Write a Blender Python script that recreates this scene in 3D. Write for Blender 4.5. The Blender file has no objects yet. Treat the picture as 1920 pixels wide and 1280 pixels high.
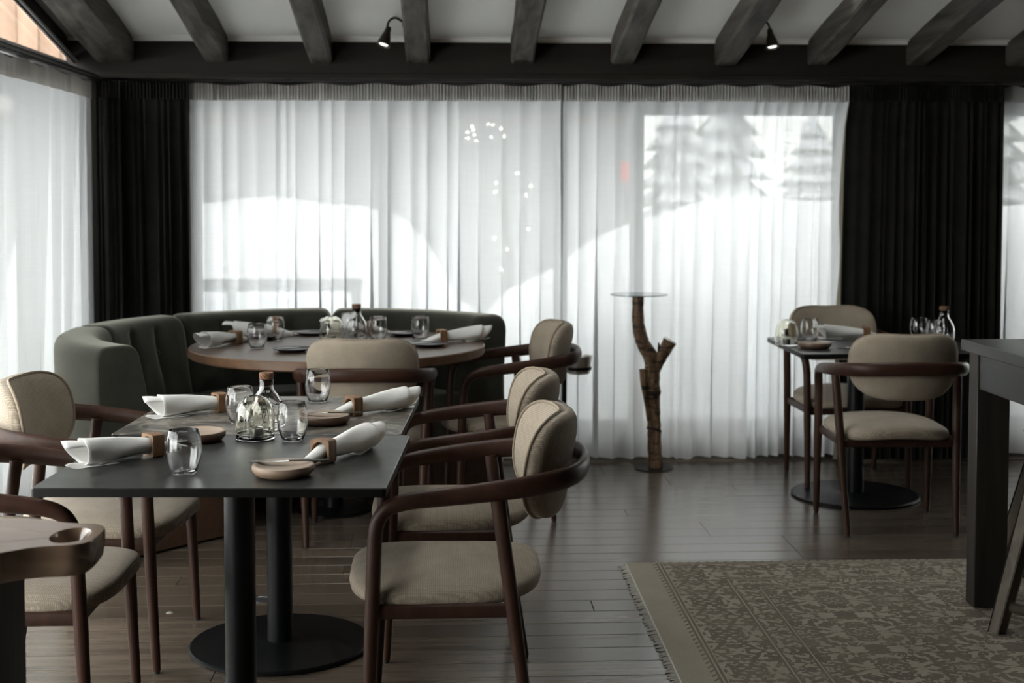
import bpy, bmesh, math, random
from mathutils import Vector, Matrix

sc = bpy.context.scene
COL = sc.collection
R = math.radians
PI = math.pi
rnd = random.Random(7)

# ------------------------------------------------------------------ camera
cam_d = bpy.data.cameras.new('camera')
cam = bpy.data.objects.new('camera', cam_d)
COL.objects.link(cam)
cam.location = (0, 0, 1.42)
cam.rotation_euler = (R(90 - 2.7), 0, R(-2.75))
cam_d.sensor_width = 36
cam_d.lens = 36 * 2500 / 1920
cam_d.shift_y = -152 / 1920
cam_d.clip_start = 0.05
cam_d.clip_end = 300
cam_d.dof.use_dof = True
cam_d.dof.focus_distance = 3.9
cam_d.dof.aperture_fstop = 3.6
sc.camera = cam

# ------------------------------------------------------------------ sky, exposure
w = bpy.data.worlds.new('overcast_sky')
sc.world = w
w.use_nodes = True
wn = w.node_tree
wn.nodes.clear()
bg = wn.nodes.new('ShaderNodeBackground')
wo = wn.nodes.new('ShaderNodeOutputWorld')
wn.links.new(bg.outputs[0], wo.inputs[0])
bg.inputs[0].default_value = (1.0, 0.985, 0.975, 1)
bg.inputs[1].default_value = 1.0
sc.view_settings.view_transform = 'Standard'
sc.view_settings.look = 'None'
sc.view_settings.exposure = 3.35
sc.view_settings.gamma = 1.0
sc.view_settings.use_curve_mapping = False
sc.cycles.use_denoising = True
sc.cycles.max_bounces = 14
sc.cycles.diffuse_bounces = 6
sc.cycles.glossy_bounces = 5
sc.cycles.transmission_bounces = 10
sc.cycles.transparent_max_bounces = 24
sc.cycles.caustics_reflective = False
sc.cycles.caustics_refractive = False
sc.cycles.sample_clamp_indirect = 6.0


def portal(name, loc, rot, sx, sy):
    l = bpy.data.lights.new(name, 'AREA')
    l.shape = 'RECTANGLE'
    l.size = sx
    l.size_y = sy
    l.cycles.is_portal = True
    o = bpy.data.objects.new(name, l)
    o.location = loc
    o.rotation_euler = rot
    COL.objects.link(o)


# portals only guide the sampling of the sky through the window openings
portal('window_portal', (0.42, 7.5, 1.01), (R(-90), 0, 0), 3.7, 1.8)
portal('roof_portal', (-.40, 4.22, 3.00), (R(11.5), 0, 0), .46, 1.75)
portal('roof_portal', (1.695, 5.48, 2.74), (R(11.5), 0, 0), .46, 1.35)
portal('window_portal', (4.1, 7.5, 1.01), (R(-90), 0, 0), 2.0, 1.8)
portal('window_portal', (-2.25, 3.97, 1.03), (0, R(-90), 0), 1.8, 5.6)


# ------------------------------------------------------------------ materials
def mat(name, base=(0.5, 0.5, 0.5), rough=0.6, metal=0.0, spec=0.5):
    m = bpy.data.materials.new(name)
    m.use_nodes = True
    b = m.node_tree.nodes['Principled BSDF']
    b.inputs['Base Color'].default_value = (*base, 1)
    b.inputs['Roughness'].default_value = rough
    b.inputs['Metallic'].default_value = metal
    b.inputs['Specular IOR Level'].default_value = spec
    return m


class NT:
    def __init__(s, m):
        s.t = m.node_tree
        s.n = s.t.nodes
        s.l = s.t.links
        s.b = s.n.get('Principled BSDF')

    def new(s, typ, **kw):
        n = s.n.new('ShaderNode' + typ)
        for k, v in kw.items():
            setattr(n, k, v)
        return n

    def link(s, a, b):
        s.l.new(a, b)

    def coord(s, kind='Object', scale=(1, 1, 1), rot=(0, 0, 0)):
        tc = s.new('TexCoord')
        mp = s.new('Mapping')
        mp.inputs['Scale'].default_value = scale
        mp.inputs['Rotation'].default_value = rot
        s.link(tc.outputs[kind], mp.inputs[0])
        return mp.outputs[0]

    def noise(s, vec, scale, detail=4, rough=0.55, dist=0.0):
        n = s.new('TexNoise')
        n.inputs['Scale'].default_value = scale
        n.inputs['Detail'].default_value = detail
        n.inputs['Roughness'].default_value = rough
        n.inputs['Distortion'].default_value = dist
        s.link(vec, n.inputs['Vector'])
        return n.outputs['Fac']

    def ramp(s, fac, stops):
        r = s.new('ValToRGB')
        e = r.color_ramp.elements
        while len(e) < len(stops):
            e.new(0.5)
        for i, (p, c) in enumerate(stops):
            e[i].position = p
            e[i].color = (*c, 1) if len(c) == 3 else c
        s.link(fac, r.inputs[0])
        return r.outputs[0]

    def math(s, op, a, b=None, c=None):
        n = s.new('Math', operation=op)
        for i, v in enumerate((a, b, c)):
            if v is None:
                continue
            if isinstance(v, (int, float)):
                n.inputs[i].default_value = v
            else:
                s.link(v, n.inputs[i])
        return n.outputs[0]

    def mix(s, fac, a, b, blend='MIX'):
        n = s.new('Mix', data_type='RGBA', blend_type=blend)
        for sock, v in ((n.inputs[0], fac), (n.inputs[6], a), (n.inputs[7], b)):
            if isinstance(v, (int, float)):
                sock.default_value = v
            elif isinstance(v, tuple):
                sock.default_value = (*v, 1) if len(v) == 3 else v
            else:
                s.link(v, sock)
        return n.outputs[2]

    def bump(s, h, strength=0.3, dist=0.01):
        b = s.new('Bump')
        b.inputs['Strength'].default_value = strength
        b.inputs['Distance'].default_value = dist
        s.link(h, b.inputs['Height'])
        s.link(b.outputs[0], s.b.inputs['Normal'])

    def color(s, c):
        s.link(c, s.b.inputs['Base Color'])


def wood(name, c1, c2, rough=0.5, along='X', scale=1.0, bump=0.15, vary=0.0, spec=0.5, kind='Object'):
    m = mat(name, c1, rough, spec=spec)
    t = NT(m)
    sx = {'X': (1.2, 22, 22), 'Y': (22, 1.2, 22), 'Z': (22, 22, 1.2)}[along]
    v = t.coord(kind, tuple(q * scale for q in sx))
    if vary:
        oi = t.new('ObjectInfo')
        add = t.new('VectorMath', operation='ADD')
        sc_ = t.math('MULTIPLY', oi.outputs['Random'], 57.0)
        t.link(v, add.inputs[0])
        cmb = t.new('CombineXYZ')
        for i in range(3):
            t.link(sc_, cmb.inputs[i])
        t.link(cmb.outputs[0], add.inputs[1])
        v = add.outputs[0]
    n = t.noise(v, 1.0, 6, 0.62, 0.6)
    col = t.ramp(n, [(0.28, c1), (0.72, c2)])
    if vary:
        f = t.math('MULTIPLY_ADD', oi.outputs['Random'], vary, 1 - vary * 0.5)
        hs = t.new('HueSaturation')
        t.link(col, hs.inputs['Color'])
        t.link(f, hs.inputs['Value'])
        col = hs.outputs[0]
    t.color(col)
    if bump:
        t.bump(n, bump, 0.004)
    return m


def linen(name, c1, c2, sc_=420.0, bump=0.5):
    m = mat(name, c1, 0.9, spec=0.15)
    t = NT(m)
    uv = t.coord('UV')
    dist = t.noise(uv, 60, 2)
    outs = []
    for d in ('X', 'Y'):
        wv = t.new('TexWave', wave_type='BANDS', bands_direction=d)
        wv.inputs['Scale'].default_value = sc_ / 6.283
        wv.inputs['Distortion'].default_value = 3.0
        wv.inputs['Detail'].default_value = 2
        wv.inputs['Detail Scale'].default_value = 2.0
        t.link(uv, wv.inputs['Vector'])
        outs.append(wv.outputs['Fac'])
    h = t.math('MULTIPLY', outs[0], outs[1])
    n = t.noise(uv, 900, 3, 0.7)
    n2 = t.noise(uv, 14, 3)
    f = t.math('ADD', t.math('MULTIPLY', h, 0.42), t.math('MULTIPLY', n, 0.58))
    col = t.ramp(f, [(0.12, tuple(q * .6 for q in c2)), (0.60, c1)])
    t.color(t.mix(0.22, col, t.ramp(n2, [(0.3, c2), (0.7, c1)])))
    t.bump(f, bump, 0.0025)
    t.b.inputs['Sheen Weight'].default_value = 0.15
    return m


def velvet(name, c1, c2, sheen=0.4, tint=(1, 1, 1)):
    m = mat(name, c1, 0.85, spec=0.1)
    t = NT(m)
    v = t.coord('Object')
    n = t.noise(v, 9, 5, 0.65)
    n2 = t.noise(v, 320, 2)
    t.color(t.ramp(t.math('ADD', t.math('MULTIPLY', n, 0.7), t.math('MULTIPLY', n2, 0.3)), [(0.3, c1), (0.7, c2)]))
    t.b.inputs['Sheen Weight'].default_value = sheen
    t.b.inputs['Sheen Roughness'].default_value = 0.4
    t.b.inputs['Sheen Tint'].default_value = (*tint, 1)
    t.bump(n2, 0.2, 0.002)
    return m


def sheer(name, clear, col=(0.93, 0.95, 0.96), trans=0.55):
    m = bpy.data.materials.new(name)
    m.use_nodes = True
    t = NT(m)
    t.n.remove(t.b)
    out = t.n['Material Output']
    tr = t.new('BsdfTransparent')
    tl = t.new('BsdfTranslucent')
    df = t.new('BsdfDiffuse')
    tl.inputs[0].default_value = (*col, 1)
    df.inputs[0].default_value = (*col, 1)
    m1 = t.new('MixShader')
    m1.inputs[0].default_value = trans
    t.link(df.outputs[0], m1.inputs[1])
    t.link(tl.outputs[0], m1.inputs[2])
    # slubs in the weave: slightly denser and thinner threads
    v = t.coord('Object', (160, 160, 2.2))
    n1 = t.noise(v, 1.0, 3, 0.6)
    v2 = t.coord('Object', (3, 3, 240))
    n2 = t.noise(v2, 1.0, 3, 0.6)
    f = t.math('ADD', t.math('MULTIPLY', n1, 0.5), t.math('MULTIPLY', n2, 0.5))
    f = t.math('MULTIPLY_ADD', t.math('SUBTRACT', f, 0.5), -0.22, 1 - clear)
    m2 = t.new('MixShader')
    t.link(f, m2.inputs[0])
    t.link(tr.outputs[0], m2.inputs[1])
    t.link(m1.outputs[0], m2.inputs[2])
    t.link(m2.outputs[0], out.inputs[0])
    return m


def glass(name, tint=(1, 1, 1), rough=0.0, ior=1.46):
    m = mat(name, tint, rough)
    b = m.node_tree.nodes['Principled BSDF']
    b.inputs['Transmission Weight'].default_value = 1.0
    b.inputs['IOR'].default_value = ior
    return m


def pane_mat(name, tint=(0.97, 0.99, 0.98)):
    m = bpy.data.materials.new(name)
    m.use_nodes = True
    t = NT(m)
    t.n.remove(t.b)
    tr = t.new('BsdfTransparent')
    tr.inputs[0].default_value = (*tint, 1)
    gl = t.new('BsdfGlossy')
    gl.inputs['Roughness'].default_value = 0.02
    lw = t.new('LayerWeight')
    lw.inputs[0].default_value = 0.5
    fr_ = t.math('MULTIPLY_ADD', t.math('POWER', lw.outputs['Facing'], 5.0), 0.9, 0.025)
    mx = t.new('MixShader')
    t.link(fr_, mx.inputs[0])
    t.link(tr.outputs[0], mx.inputs[1])
    t.link(gl.outputs[0], mx.inputs[2])
    t.link(mx.outputs[0], t.n['Material Output'].inputs[0])
    return m


def emit(name, col, s):
    m = mat(name, (0, 0, 0), 0.6)
    b = m.node_tree.nodes['Principled BSDF']
    b.inputs['Emission Color'].default_value = (*col, 1)
    b.inputs['Emission Strength'].default_value = s
    return m


M = {}
M['floor_base'] = mat('floor_joint', (0.006, 0.005, 0.005), 0.9)
M['plank'] = wood('oak_floor_plank', (0.066, 0.050, 0.037), (0.135, 0.106, 0.081), 0.24, 'X', 1.0, 0.07, 0.45, 0.75)
M['beam'] = wood('black_stained_beam', (0.013, 0.012, 0.010), (0.135, 0.122, 0.104), 0.7, 'Y', 0.8, 0.8, 0.2, 0.2)
M['header'] = wood('dark_brown_beam', (0.010, 0.0085, 0.007), (0.026, 0.020, 0.015), 0.7, 'X', 0.8, 0.3, 0, 0.3)
M['plaster'] = mat('white_plaster', (0.88, 0.87, 0.83), 0.9, spec=0.2)
_t = NT(M['plaster'])
_t.bump(_t.noise(_t.coord('Object'), 60, 5), 0.15, 0.004)
M['darkwall'] = wood('dark_wall_board', (0.016, 0.014, 0.012), (0.034, 0.029, 0.024), 0.7, 'Z', 0.6, 0.2)
M['frame'] = mat('dark_window_frame', (0.030, 0.030, 0.028), 0.5)
M['pane'] = pane_mat('window_glass')
M['track'] = mat('black_curtain_track', (0.012, 0.012, 0.012), 0.35, spec=0.5)
M['steeltrack'] = mat('grey_aluminium_profile', (0.25, 0.24, 0.23), 0.35, 0.8)
M['sheer'] = sheer('white_sheer_voile', 0.060, (0.80, 0.815, 0.825), trans=.135)
M['sheerhead'] = sheer('white_pleated_heading', 0.02, (0.60, 0.585, 0.56), 0.10)
M['drape'] = velvet('black_velvet', (0.008, 0.008, 0.0072), (0.019, 0.018, 0.016), 0.25)
M['lining'] = mat('cream_curtain_lining', (0.55, 0.50, 0.40), 0.9, spec=0.1)
M['linen'] = linen('beige_linen', (0.47, 0.395, 0.31), (0.22, 0.175, 0.13))
M['piping'] = linen('beige_linen_piping', (0.44, 0.355, 0.265), (0.20, 0.155, 0.11))
M['walnut'] = wood('dark_walnut', (0.028, 0.0125, 0.008), (0.060, 0.027, 0.017), 0.45, 'Z', 1.0, 0.08, 0.0, 0.25)
M['walnutrail'] = wood('dark_walnut_rail', (0.025, 0.011, 0.0072), (0.055, 0.0245, 0.0155), 0.42, 'X', 1.0, 0.08, 0.0, 0.25)
M['blacksteel'] = mat('black_powder_coated_steel', (0.004, 0.0045, 0.005), 0.4, 0.0, 0.2)
M['tabletop'] = mat('smooth_black_tabletop', (0.022, 0.023, 0.023), 0.30, 0, 0.5)
_t = NT(M['tabletop'])
_n = _t.noise(_t.coord('Object'), 14, 6, 0.6)
_t.color(_t.ramp(_n, [(0.3, (0.016, 0.017, 0.017)), (0.75, (0.034, 0.034, 0.032))]))
_t.link(_t.math('MULTIPLY_ADD', _n, 0.2, 0.22), _t.b.inputs['Roughness'])
M['marbletop'] = mat('veined_dark_tabletop', (0.05, 0.048, 0.044), 0.3, 0, 0.5)
_t = NT(M['marbletop'])
_v = _t.coord('Object')
_n = _t.noise(_v, 5.0, 8, 0.6, 1.8)
_vein = _t.math('ABSOLUTE', _t.math('SUBTRACT', _n, 0.5))
_c1 = _t.ramp(_vein, [(0.0, (0.34, 0.31, 0.26)), (0.012, (0.18, 0.16, 0.135)), (0.10, (0.062, 0.056, 0.049))])
_n2 = _t.noise(_v, 3.0, 5, 0.6, 0.5)
_t.color(_t.mix(_t.ramp(_n2, [(0.3, (0, 0, 0)), (0.5, (1, 1, 1))]), (0.040, 0.039, 0.036), _c1))
_t.link(_t.math('MULTIPLY_ADD', _n, 0.25, 0.2), _t.b.inputs['Roughness'])
M['edge'] = mat('black_tabletop_edge', (0.004, 0.004, 0.004), 0.45, spec=0.2)
M['roundtop'] = wood('walnut_round_tabletop', (0.075, 0.048, 0.032), (0.13, 0.085, 0.056), 0.32, 'X', 0.7, 0.05)
M['roundedge'] = wood('walnut_table_edge', (0.10, 0.052, 0.028), (0.20, 0.11, 0.06), 0.45, 'X', 0.7, 0.1)
M['greenvelvet'] = velvet('dark_green_velvet', (0.026, 0.027, 0.021), (0.052, 0.052, 0.042), 0.75, (0.95, 0.93, 0.80))
M['seatvelvet'] = velvet('grey_green_seat_velvet', (0.042, 0.043, 0.036), (0.072, 0.073, 0.062), 0.5, (0.9, 0.92, 0.85))
M['plinth'] = wood('brown_sofa_plinth', (0.055, 0.028, 0.016), (0.10, 0.055, 0.032), 0.5, 'X', 0.8, 0.1)
M['napkin'] = mat('white_napkin_cloth', (0.80, 0.79, 0.77), 0.9, spec=0.1)
_t = NT(M['napkin'])
_t.bump(_t.math('ADD', _t.noise(_t.coord('Object'), 28, 4), _t.math('MULTIPLY', _t.noise(_t.coord('Object'), 900, 2), 0.15)), 0.35, 0.006)
M['ring'] = wood('oak_napkin_ring', (0.13, 0.065, 0.030), (0.27, 0.15, 0.075), 0.5, 'Z', 3.0, 0.15)
M['glass'] = glass('clear_glass')
M['smokeglass'] = glass('smoky_green_glass', (0.96, 0.955, 0.88))
M['cork'] = mat('cork', (0.22, 0.115, 0.07), 0.85, spec=0.2)
_t = NT(M['cork'])
_t.color(_t.ramp(_t.noise(_t.coord('Object'), 160, 4), [(0.35, (0.10, 0.05, 0.03)), (0.65, (0.27, 0.15, 0.09))]))
M['wax'] = mat('tealight_wax', (0.62, 0.60, 0.55), 0.5)
M['tin'] = mat('tealight_tin', (0.45, 0.45, 0.45), 0.35, 0.9)
M['wick'] = mat('candle_wick', (0.02, 0.02, 0.02), 0.9)
M['leaf'] = mat('dark_green_herb', (0.022, 0.032, 0.014), 0.7)
M['plate_tan'] = wood('tan_wood_plate', (0.22, 0.15, 0.10), (0.34, 0.24, 0.17), 0.5, 'X', 1.0, 0.05)
M['plate_brown'] = wood('brown_wood_plate', (0.085, 0.048, 0.030), (0.15, 0.09, 0.06), 0.45, 'X', 1.0, 0.05)
M['plate_rim'] = wood('pale_plate_top', (0.28, 0.21, 0.16), (0.40, 0.31, 0.24), 0.5, 'X', 1.0, 0.05)
M['plate_dark'] = mat('charcoal_plate', (0.018, 0.018, 0.018), 0.35)
M['steel'] = mat('cutlery_steel', (0.62, 0.61, 0.59), 0.22, 1.0)
M['darksteel'] = mat('dark_cutlery_handle', (0.05, 0.045, 0.04), 0.35, 0.6)
M['darktable'] = wood('black_stained_oak', (0.011, 0.011, 0.011), (0.030, 0.029, 0.027), 0.38, 'Y', 1.2, 0.3, 0, 0.5)
M['darkleg'] = wood('black_stained_oak_leg', (0.014, 0.012, 0.010), (0.040, 0.032, 0.025), 0.5, 'Z', 1.2, 0.3, 0, 0.4)
M['stoolwood'] = wood('weathered_stool_wood', (0.060, 0.048, 0.036), (0.15, 0.125, 0.095), 0.6, 'Z', 1.2, 0.3)
M['carved'] = wood('waxed_carved_wood', (0.10, 0.062, 0.040), (0.20, 0.135, 0.09), 0.20, 'X', 0.7, 0.05, 0, 0.85)
M['birch'] = mat('peeled_birch_branch', (0.20, 0.12, 0.06), 0.6)
_t = NT(M['birch'])
_v = _t.coord('Object', (30, 30, 5))
_n = _t.noise(_v, 1.0, 5, 0.65, 1.0)
_v2 = _t.coord('Object', (9, 9, 42))
_n2 = _t.noise(_v2, 1.0, 4, 0.7, 0.5)
_c = _t.ramp(_n, [(0.32, (0.028, 0.015, 0.008)), (0.48, (0.15, 0.085, 0.042)), (0.7, (0.36, 0.23, 0.125))])
_t.color(_t.mix(_t.ramp(_n2, [(0.54, (0, 0, 0)), (0.60, (1, 1, 1))]), _c, (0.022, 0.014, 0.009)))
_t.bump(_t.math('ADD', _n, _n2), 0.5, 0.006)
M['bark'] = mat('dark_bark_knot', (0.022, 0.015, 0.010), 0.8)
M['cutwood'] = wood('sawn_branch_face', (0.17, 0.10, 0.05), (0.30, 0.19, 0.10), 0.6, 'Z', 2.0, 0.1)
M['topglass'] = pane_mat('smoked_glass_top', (0.62, 0.66, 0.66))
M['bucket'] = mat('brushed_steel_bucket', (0.62, 0.58, 0.54), 0.36, 1.0)
M['lampmetal'] = mat('bronze_lamp_metal', (0.035, 0.028, 0.020), 0.35, 0.7)
M['lamp'] = emit('lit_spot_lens', (1.0, 0.95, 0.85), 0.16)
M['twig'] = mat('dried_twig', (0.10, 0.075, 0.05), 0.8)
M['snow'] = mat('snow', (0.86, 0.88, 0.90), 0.8, spec=0.2)
_t = NT(M['snow'])
_t.bump(_t.noise(_t.coord('Object'), 3, 6), 0.4, 0.05)
M['board'] = wood('larch_facade_board', (0.15, 0.092, 0.060), (0.25, 0.165, 0.115), 0.7, 'Z', 0.25, 0.1, 0.35)
M['stone'] = mat('grey_render_base', (0.33, 0.34, 0.34), 0.9)
M['fascia'] = mat('pale_eave_board', (0.62, 0.55, 0.50), 0.8)
M['darkglass'] = mat('dark_house_window', (0.05, 0.06, 0.07), 0.15)
M['needles'] = mat('conifer_needles', (0.30, 0.32, 0.30), 0.9)
M['trunk'] = mat('tree_bark', (0.07, 0.055, 0.045), 0.9)
M['red'] = mat('red_enamel', (0.75, 0.06, 0.03), 0.5)
M['bulb'] = emit('warm_fairy_light', (1.0, 0.92, 0.75), 12.0)
M['brass'] = mat('floor_socket_metal', (0.35, 0.35, 0.36), 0.3, 0.9)
M['felt'] = mat('pale_felt', (0.25, 0.24, 0.22), 0.8)
M['rubber'] = mat('glide_rubber', (0.02, 0.02, 0.02), 0.7)
M['roof'] = mat('dark_roof_edge', (0.06, 0.05, 0.045), 0.8)
M['fringe'] = mat('cream_rug_fringe', (0.42, 0.40, 0.36), 0.95, spec=0.1)


def rug_material():
    m = mat('faded_oriental_rug', (0.3, 0.27, 0.22), 0.95, spec=0.08)
    t = NT(m)
    tc = t.new('TexCoord')
    sep = t.new('SeparateXYZ')
    t.link(tc.outputs['Object'], sep.inputs[0])
    X, Y = sep.outputs[0], sep.outputs[1]   # local: x from the fringed edge, y from the far edge (negative)
    y = t.math('MULTIPLY', Y, -1.0)
    dx = X
    dy = t.math('ADD', y, 0.10)
    d = t.math('MINIMUM', dx, dy)

    def vec(a, b):
        c = t.new('CombineXYZ')
        t.link(a, c.inputs[0])
        t.link(b, c.inputs[1])
        return c.outputs[0]

    def arabesque(px, py, scale, seed, thick):
        a = t.math('PINGPONG', px, 0.22)
        b = t.math('PINGPONG', py, 0.17)
        v = vec(a, b)
        nz = t.new('TexNoise')
        nz.inputs['Scale'].default_value = 9.0
        nz.inputs['Detail'].default_value = 3
        t.link(v, nz.inputs['Vector'])
        off = t.new('VectorMath', operation='MULTIPLY_ADD')
        t.link(nz.outputs['Color'], off.inputs[0])
        off.inputs[1].default_value = (0.13, 0.13, 0)
        add = t.new('VectorMath', operation='ADD')
        t.link(v, off.inputs[2])
        add.inputs[1].default_value = (seed, seed * 0.7, 0)
        t.link(off.outputs[0], add.inputs[0])
        vo = t.new('TexVoronoi', feature='DISTANCE_TO_EDGE')
        vo.inputs['Scale'].default_value = scale
        t.link(add.outputs[0], vo.inputs['Vector'])
        v2 = t.new('TexVoronoi', feature='F1')
        v2.inputs['Scale'].default_value = scale * 1.7
        t.link(add.outputs[0], v2.inputs['Vector'])
        line = t.math('LESS_THAN', vo.outputs['Distance'], thick)
        ring = t.math('LESS_THAN', t.math('ABSOLUTE', t.math('SUBTRACT', v2.outputs['Distance'], 0.30)), 0.045)
        big = t.new('TexNoise')
        big.inputs['Scale'].default_value = 46
        big.inputs['Detail'].default_value = 3
        t.link(add.outputs[0], big.inputs['Vector'])
        leafy = t.math('GREATER_THAN', big.outputs['Fac'], 0.44)
        return t.math('MAXIMUM', t.math('MULTIPLY', line, leafy), t.math('MULTIPLY', ring, t.math('GREATER_THAN', big.outputs['Fac'], 0.56)))

    field = arabesque(X, y, 14.0, 1.3, 0.13)
    border = arabesque(X, y, 18.0, 4.1, 0.16)
    guard = arabesque(X, y, 26.0, 7.7, 0.15)
    inb = t.math('MULTIPLY', t.math('GREATER_THAN', d, 0.140), t.math('LESS_THAN', d, 0.335))
    ing = t.math('MULTIPLY', t.math('GREATER_THAN', d, 0.355), t.math('LESS_THAN', d, 0.435))
    inf = t.math('GREATER_THAN', d, 0.452)
    pat = t.math('ADD', t.math('MULTIPLY', inb, border), t.math('ADD', t.math('MULTIPLY', ing, guard), t.math('MULTIPLY', inf, field)))
    for c, wd in ((0.118, 0.0035), (0.132, 0.004), (0.339, 0.004), (0.352, 0.003), (0.437, 0.004), (0.449, 0.003)):
        pat = t.math('MAXIMUM', pat, t.math('LESS_THAN', t.math('ABSOLUTE', t.math('SUBTRACT', d, c)), wd))
    # little sawtooth along the first line
    saw = t.math('MULTIPLY', t.math('PINGPONG', t.math('ADD', X, y), 0.018), 1.0)
    tooth = t.math('MULTIPLY', t.math('LESS_THAN', t.math('ABSOLUTE', t.math('SUBTRACT', d, 0.106)), 0.008), t.math('LESS_THAN', saw, 0.006))
    pat = t.math('MAXIMUM', pat, tooth)
    v = t.coord('Object')
    wear = t.noise(v, 5, 5, 0.65)
    pile = t.noise(v, 420, 2, 0.7)
    ground = t.ramp(wear, [(0.3, (0.285, 0.25, 0.20)), (0.7, (0.40, 0.355, 0.295))])
    ink = t.ramp(t.noise(v, 7, 3), [(0.35, (0.048, 0.036, 0.023)), (0.65, (0.080, 0.046, 0.034))])
    f = t.math('MULTIPLY', pat, t.math('MULTIPLY_ADD', wear, 0.8, 0.40))
    col = t.mix(f, ground, ink)
    plain = t.math('LESS_THAN', d, 0.098)
    col = t.mix(t.math('MULTIPLY', plain, 0.5), col, (0.34, 0.305, 0.24))
    col = t.mix(0.35, col, t.ramp(pile, [(0.3, (0.10, 0.085, 0.065)), (0.7, (0.36, 0.33, 0.27))]))
    t.color(col)
    t.bump(pile, 0.5, 0.004)
    return m


M['rug'] = rug_material()


# ------------------------------------------------------------------ mesh helpers
class MB:
    """collects geometry for ONE mesh object"""

    def __init__(s):
        s.v, s.f, s.uv, s.mi = [], [], [], []

    def grid(s, nu, nv, fn, cu=False, cv=False, uvfn=None, mi=0):
        b = len(s.v)
        for j in range(nv):
            for i in range(nu):
                p = fn(i, j)
                s.v.append(tuple(p))
                s.uv.append(uvfn(i, j, p) if uvfn else (p[0], p[2]))
        for j in range(nv if cv else nv - 1):
            for i in range(nu if cu else nu - 1):
                a = b + j * nu + i
                i2 = (i + 1) % nu
                j2 = (j + 1) % nv
                s.f.append((a, b + j * nu + i2, b + j2 * nu + i2, b + j2 * nu + i))
                s.mi.append(mi)
        return s

    def fan(s, ring, flip=False, mi=0):
        s.f.append(tuple(ring[::-1] if flip else ring))
        s.mi.append(mi)

    def box(s, x0, y0, z0, x1, y1, z1, bev=0.0, mi=0, mtx=None):
        """box with chamfered edges"""
        bm = bmesh.new()
        bmesh.ops.create_cube(bm, size=1)
        for v in bm.verts:
            v.co = Vector(((x0 + x1) / 2 + v.co.x * (x1 - x0), (y0 + y1) / 2 + v.co.y * (y1 - y0), (z0 + z1) / 2 + v.co.z * (z1 - z0)))
        if bev > 0:
            bmesh.ops.bevel(bm, geom=list(bm.edges), offset=bev, segments=1, profile=0.5, affect='EDGES')
        if mtx is not None:
            bm.transform(mtx)
        s.bm(bm, mi)
        return s

    def bm(s, bm, mi=0):
        b = len(s.v)
        bm.verts.index_update()
        for v in bm.verts:
            s.v.append(tuple(v.co))
            s.uv.append((v.co.x, v.co.z))
        for f in bm.faces:
            s.f.append(tuple(b + v.index for v in f.verts))
            s.mi.append(mi)
        bm.free()

    def tube(s, pts, rad, seg=12, caps=True, up=Vector((0, 0, 1)), mi=0):
        """swept tube; rad: number, or list of (across, upward) radii per point"""
        pts = [Vector(p) for p in pts]
        n = len(pts)
        b = len(s.v)
        prev = None
        for k, p in enumerate(pts):
            t = (pts[min(k + 1, n - 1)] - pts[max(k - 1, 0)]).normalized()
            if prev is None:
                u = up if abs(t.dot(up)) < 0.95 else Vector((0, 1, 0))
                a = t.cross(u).normalized()
            else:
                a = (prev - t * prev.dot(t)).normalized()
            prev = a
            c = a.cross(t).normalized()
            r = rad[k] if isinstance(rad, (list, tuple)) else rad
            ra, rc = r if isinstance(r, (list, tuple)) else (r, r)
            for i in range(seg):
                th = 2 * PI * i / seg
                q = p + a * (ra * math.cos(th)) + c * (rc * math.sin(th))
                s.v.append(tuple(q))
                s.uv.append((i / seg * 0.06, k * 0.02))
        for k in range(n - 1):
            for i in range(seg):
                i2 = (i + 1) % seg
                s.f.append((b + k * seg + i, b + k * seg + i2, b + (k + 1) * seg + i2, b + (k + 1) * seg + i))
                s.mi.append(mi)
        if caps:
            s.fan([b + i for i in range(seg)], True, mi)
            s.fan([b + (n - 1) * seg + i for i in range(seg)], False, mi)
        return s

    def lathe(s, prof, seg=32, cx=0, cy=0, z=0, mi=0, closed=False):
        b = len(s.v)
        n = len(prof)
        for (r, h) in prof:
            for i in range(seg):
                th = 2 * PI * i / seg
                s.v.append((cx + max(r, 1e-5) * math.cos(th), cy + max(r, 1e-5) * math.sin(th), z + h))
                s.uv.append((r * math.cos(th), r * math.sin(th)))
        for k in range(n if closed else n - 1):
            k2 = (k + 1) % n
            for i in range(seg):
                i2 = (i + 1) % seg
                s.f.append((b + k * seg + i, b + k * seg + i2, b + k2 * seg + i2, b + k2 * seg + i))
                s.mi.append(mi)
        return s

    def mesh(s, name, mats, sharp=38):
        me = bpy.data.meshes.new(name)
        me.from_pydata(s.v, [], s.f)
        for m in (mats if isinstance(mats, (list, tuple)) else [mats]):
            me.materials.append(m)
        me.polygons.foreach_set('material_index', s.mi)
        uvl = me.uv_layers.new(name='UVMap')
        flat = []
        for l in me.loops:
            flat.extend(s.uv[l.vertex_index])
        uvl.data.foreach_set('uv', flat)
        me.polygons.foreach_set('use_smooth', [True] * len(me.polygons))
        bm = bmesh.new()
        bm.from_mesh(me)
        bmesh.ops.remove_doubles(bm, verts=bm.verts, dist=2e-5)
        bmesh.ops.recalc_face_normals(bm, faces=bm.faces)
        bm.to_mesh(me)
        bm.free()
        me.set_sharp_from_angle(angle=R(sharp))
        me.update()
        return me

    def build(s, name, mats, parent=None, sharp=38, loc=(0, 0, 0), rot=(0, 0, 0)):
        o = bpy.data.objects.new(name, s.mesh(name, mats, sharp))
        o.location = loc
        o.rotation_euler = rot
        COL.objects.link(o)
        if parent:
            o.parent = parent
        return o


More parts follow.
